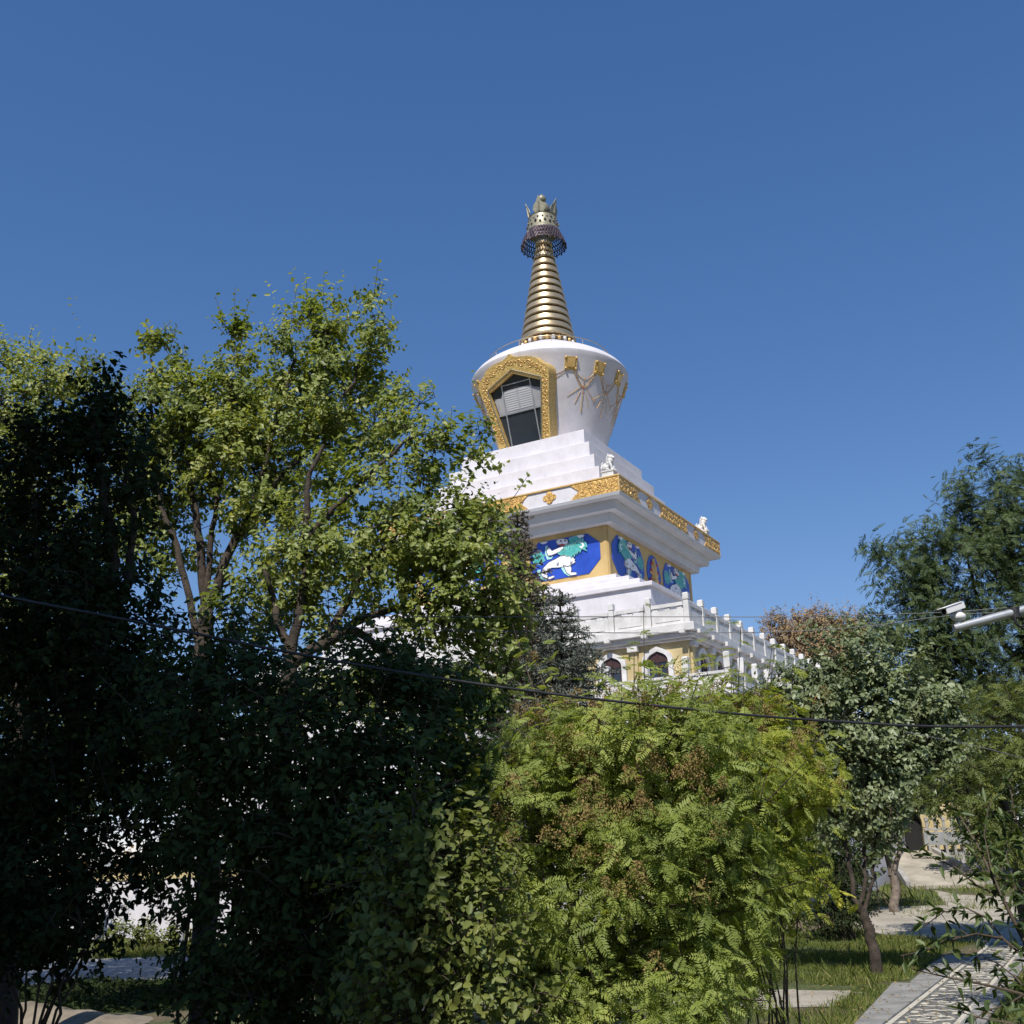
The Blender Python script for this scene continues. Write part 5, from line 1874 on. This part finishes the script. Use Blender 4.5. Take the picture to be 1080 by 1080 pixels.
# ---- fallen leaves on the paving and the lawn
rngf = np.random.default_rng(21)
nf = 1500
ly = -42 + 30 * rngf.random(nf)
lx_ = 20.0 + 5.0 * rngf.random(nf)
pw = np.array([LOC(a, b_) for a, b_ in zip(lx_, ly)])
o = quad_mesh('fallen_leaves', leaf_verts(np.concatenate([pw, (gh(pw[:, 1]) + .058)[:, None]], 1), nrm(rngf.normal(0, 1, (nf, 3)) * np.array([1, 1, .12])), nrm(rngf.normal(0, .25, (nf, 3)) + np.array([0, 0, 1])), .07 * (.5 + .9 * rngf.random(nf)), .045 * (.5 + .9 * rngf.random(nf))), 6, LEAF_T, rngf.random(nf), M['panicle'])
tag(o, None, None, None, 'stuff')

# ---- dark leafy ground cover in the shade at the left
rngg = np.random.default_rng(12)
ng = 16000
gx = G(-60, 1045)[0] + (G(260, 1045)[0] - G(-60, 1045)[0]) * rngg.random(ng)
gy = 24.2 + 7.2 * rngg.random(ng)
gz = .02 + .26 * rngg.random(ng) * (.5 + .5 * np.sin(gx * 2.1) * np.sin(gy * 1.7))
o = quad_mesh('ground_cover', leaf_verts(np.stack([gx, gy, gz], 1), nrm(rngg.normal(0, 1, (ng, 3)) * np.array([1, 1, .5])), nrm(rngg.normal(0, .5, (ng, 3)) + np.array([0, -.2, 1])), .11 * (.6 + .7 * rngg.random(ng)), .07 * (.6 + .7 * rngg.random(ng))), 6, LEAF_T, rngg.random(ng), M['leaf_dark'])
tag(o, None, None, None, 'stuff')

# ---- the tall block whose shadow lies over the left-hand trees (behind the photographer)
bk = empty('apartment_block', (-4.05, -4.5, 0), -R_(17.0))
tag(bk, 'tall grey rendered apartment block standing behind the photographer', 'building')
BH = 29.3
mb = MB(); mb.box(-38, 0, -14, 0, -.2, BH, M['block']); mb.build('wall', bk)
mb = MB(); mb.box(-38.3, .0, -14.3, .0, BH - .01, BH + .5, M['concrete']); mb.build('roof', bk)
for fl in range(10):
    for i in range(9):
        x = -36.5 + 4.0 * i
        z = 1.0 + 3.0 * fl
        mb = MB()
        mb.box(x, x + 2.0, -.05, .03, z, z + 1.6, M['alu'])
        mb.box(x + .08, x + .96, -.02, .04, z + .08, z + 1.52, M['glass'])
        mb.box(x + 1.04, x + 1.92, -.02, .04, z + .08, z + 1.52, M['glass'])
        mb.build('window', bk)


# ================================================================= CAMERA, LIGHT, WORLD
cd = bpy.data.cameras.new('camera')
cam = bpy.data.objects.new('camera', cd)
COL.objects.link(cam)
cd.sensor_width = 36
cd.lens = 36 * 1.08
cd.clip_start = .1
cd.clip_end = 5000
mw = Matrix(((RT[0], UPV[0], -FW[0], EYE[0]), (RT[1], UPV[1], -FW[1], EYE[1]), (RT[2], UPV[2], -FW[2], EYE[2]), (0, 0, 0, 1)))
cam.matrix_world = mw
scene.camera = cam

SUN_EL, SUN_AZ = R_(51.5), R_(197.0)      # azimuth clockwise from +Y, towards the sun
sd = Vector((math.sin(SUN_AZ) * math.cos(SUN_EL), math.cos(SUN_AZ) * math.cos(SUN_EL), math.sin(SUN_EL)))
sl = bpy.data.lights.new('sun', 'SUN')
sl.energy = 4.2
sl.angle = R_(.5)
sl.color = (1, .955, .88)
so = bpy.data.objects.new('sun', sl)
COL.objects.link(so)
so.location = (0, 0, 60)
so.rotation_euler = sd.to_track_quat('Z', 'Y').to_euler()

w = bpy.data.worlds.new('World')
scene.world = w
w.use_nodes = True
t = w.node_tree
bg = t.nodes['Background']
sky = t.nodes.new('ShaderNodeTexSky')
sky.sky_type = 'NISHITA'
sky.sun_disc = False
sky.sun_elevation = SUN_EL
sky.sun_rotation = SUN_AZ
sky.altitude = 2600
sky.air_density = 1.0
sky.dust_density = 0.0
sky.ozone_density = 2.6
hsv = t.nodes.new('ShaderNodeHueSaturation')
hsv.inputs['Saturation'].default_value = 1.2
t.links.new(sky.outputs[0], hsv.inputs['Color'])
# tone of the sky light, channel by channel
sep = t.nodes.new('ShaderNodeSeparateColor')
com = t.nodes.new('ShaderNodeCombineColor')
t.links.new(hsv.outputs[0], sep.inputs[0])
for ch, (pw, k) in enumerate(((.92, .98), (.82, .91), (.68, 1.196))):
    m1 = t.nodes.new('ShaderNodeMath')
    m1.operation = 'POWER'
    m1.inputs[1].default_value = pw
    m2 = t.nodes.new('ShaderNodeMath')
    m2.operation = 'MULTIPLY'
    m2.inputs[1].default_value = k
    t.links.new(sep.outputs[ch], m1.inputs[0])
    t.links.new(m1.outputs[0], m2.inputs[0])
    t.links.new(m2.outputs[0], com.inputs[ch])
t.links.new(com.outputs[0], bg.inputs['Color'])
bg.inputs['Strength'].default_value = .14

vs_ = scene.view_settings
scene.display_settings.display_device = 'sRGB'
vs_.view_transform = 'Standard'
vs_.look = 'None'
vs_.exposure = 0.4
vs_.gamma = 1
vs_.use_curve_mapping = False
cy = scene.cycles
cy.max_bounces = 6
cy.diffuse_bounces = 3
cy.glossy_bounces = 3
cy.transmission_bounces = 4
cy.transparent_max_bounces = 6
cy.caustics_reflective = False
cy.caustics_refractive = False
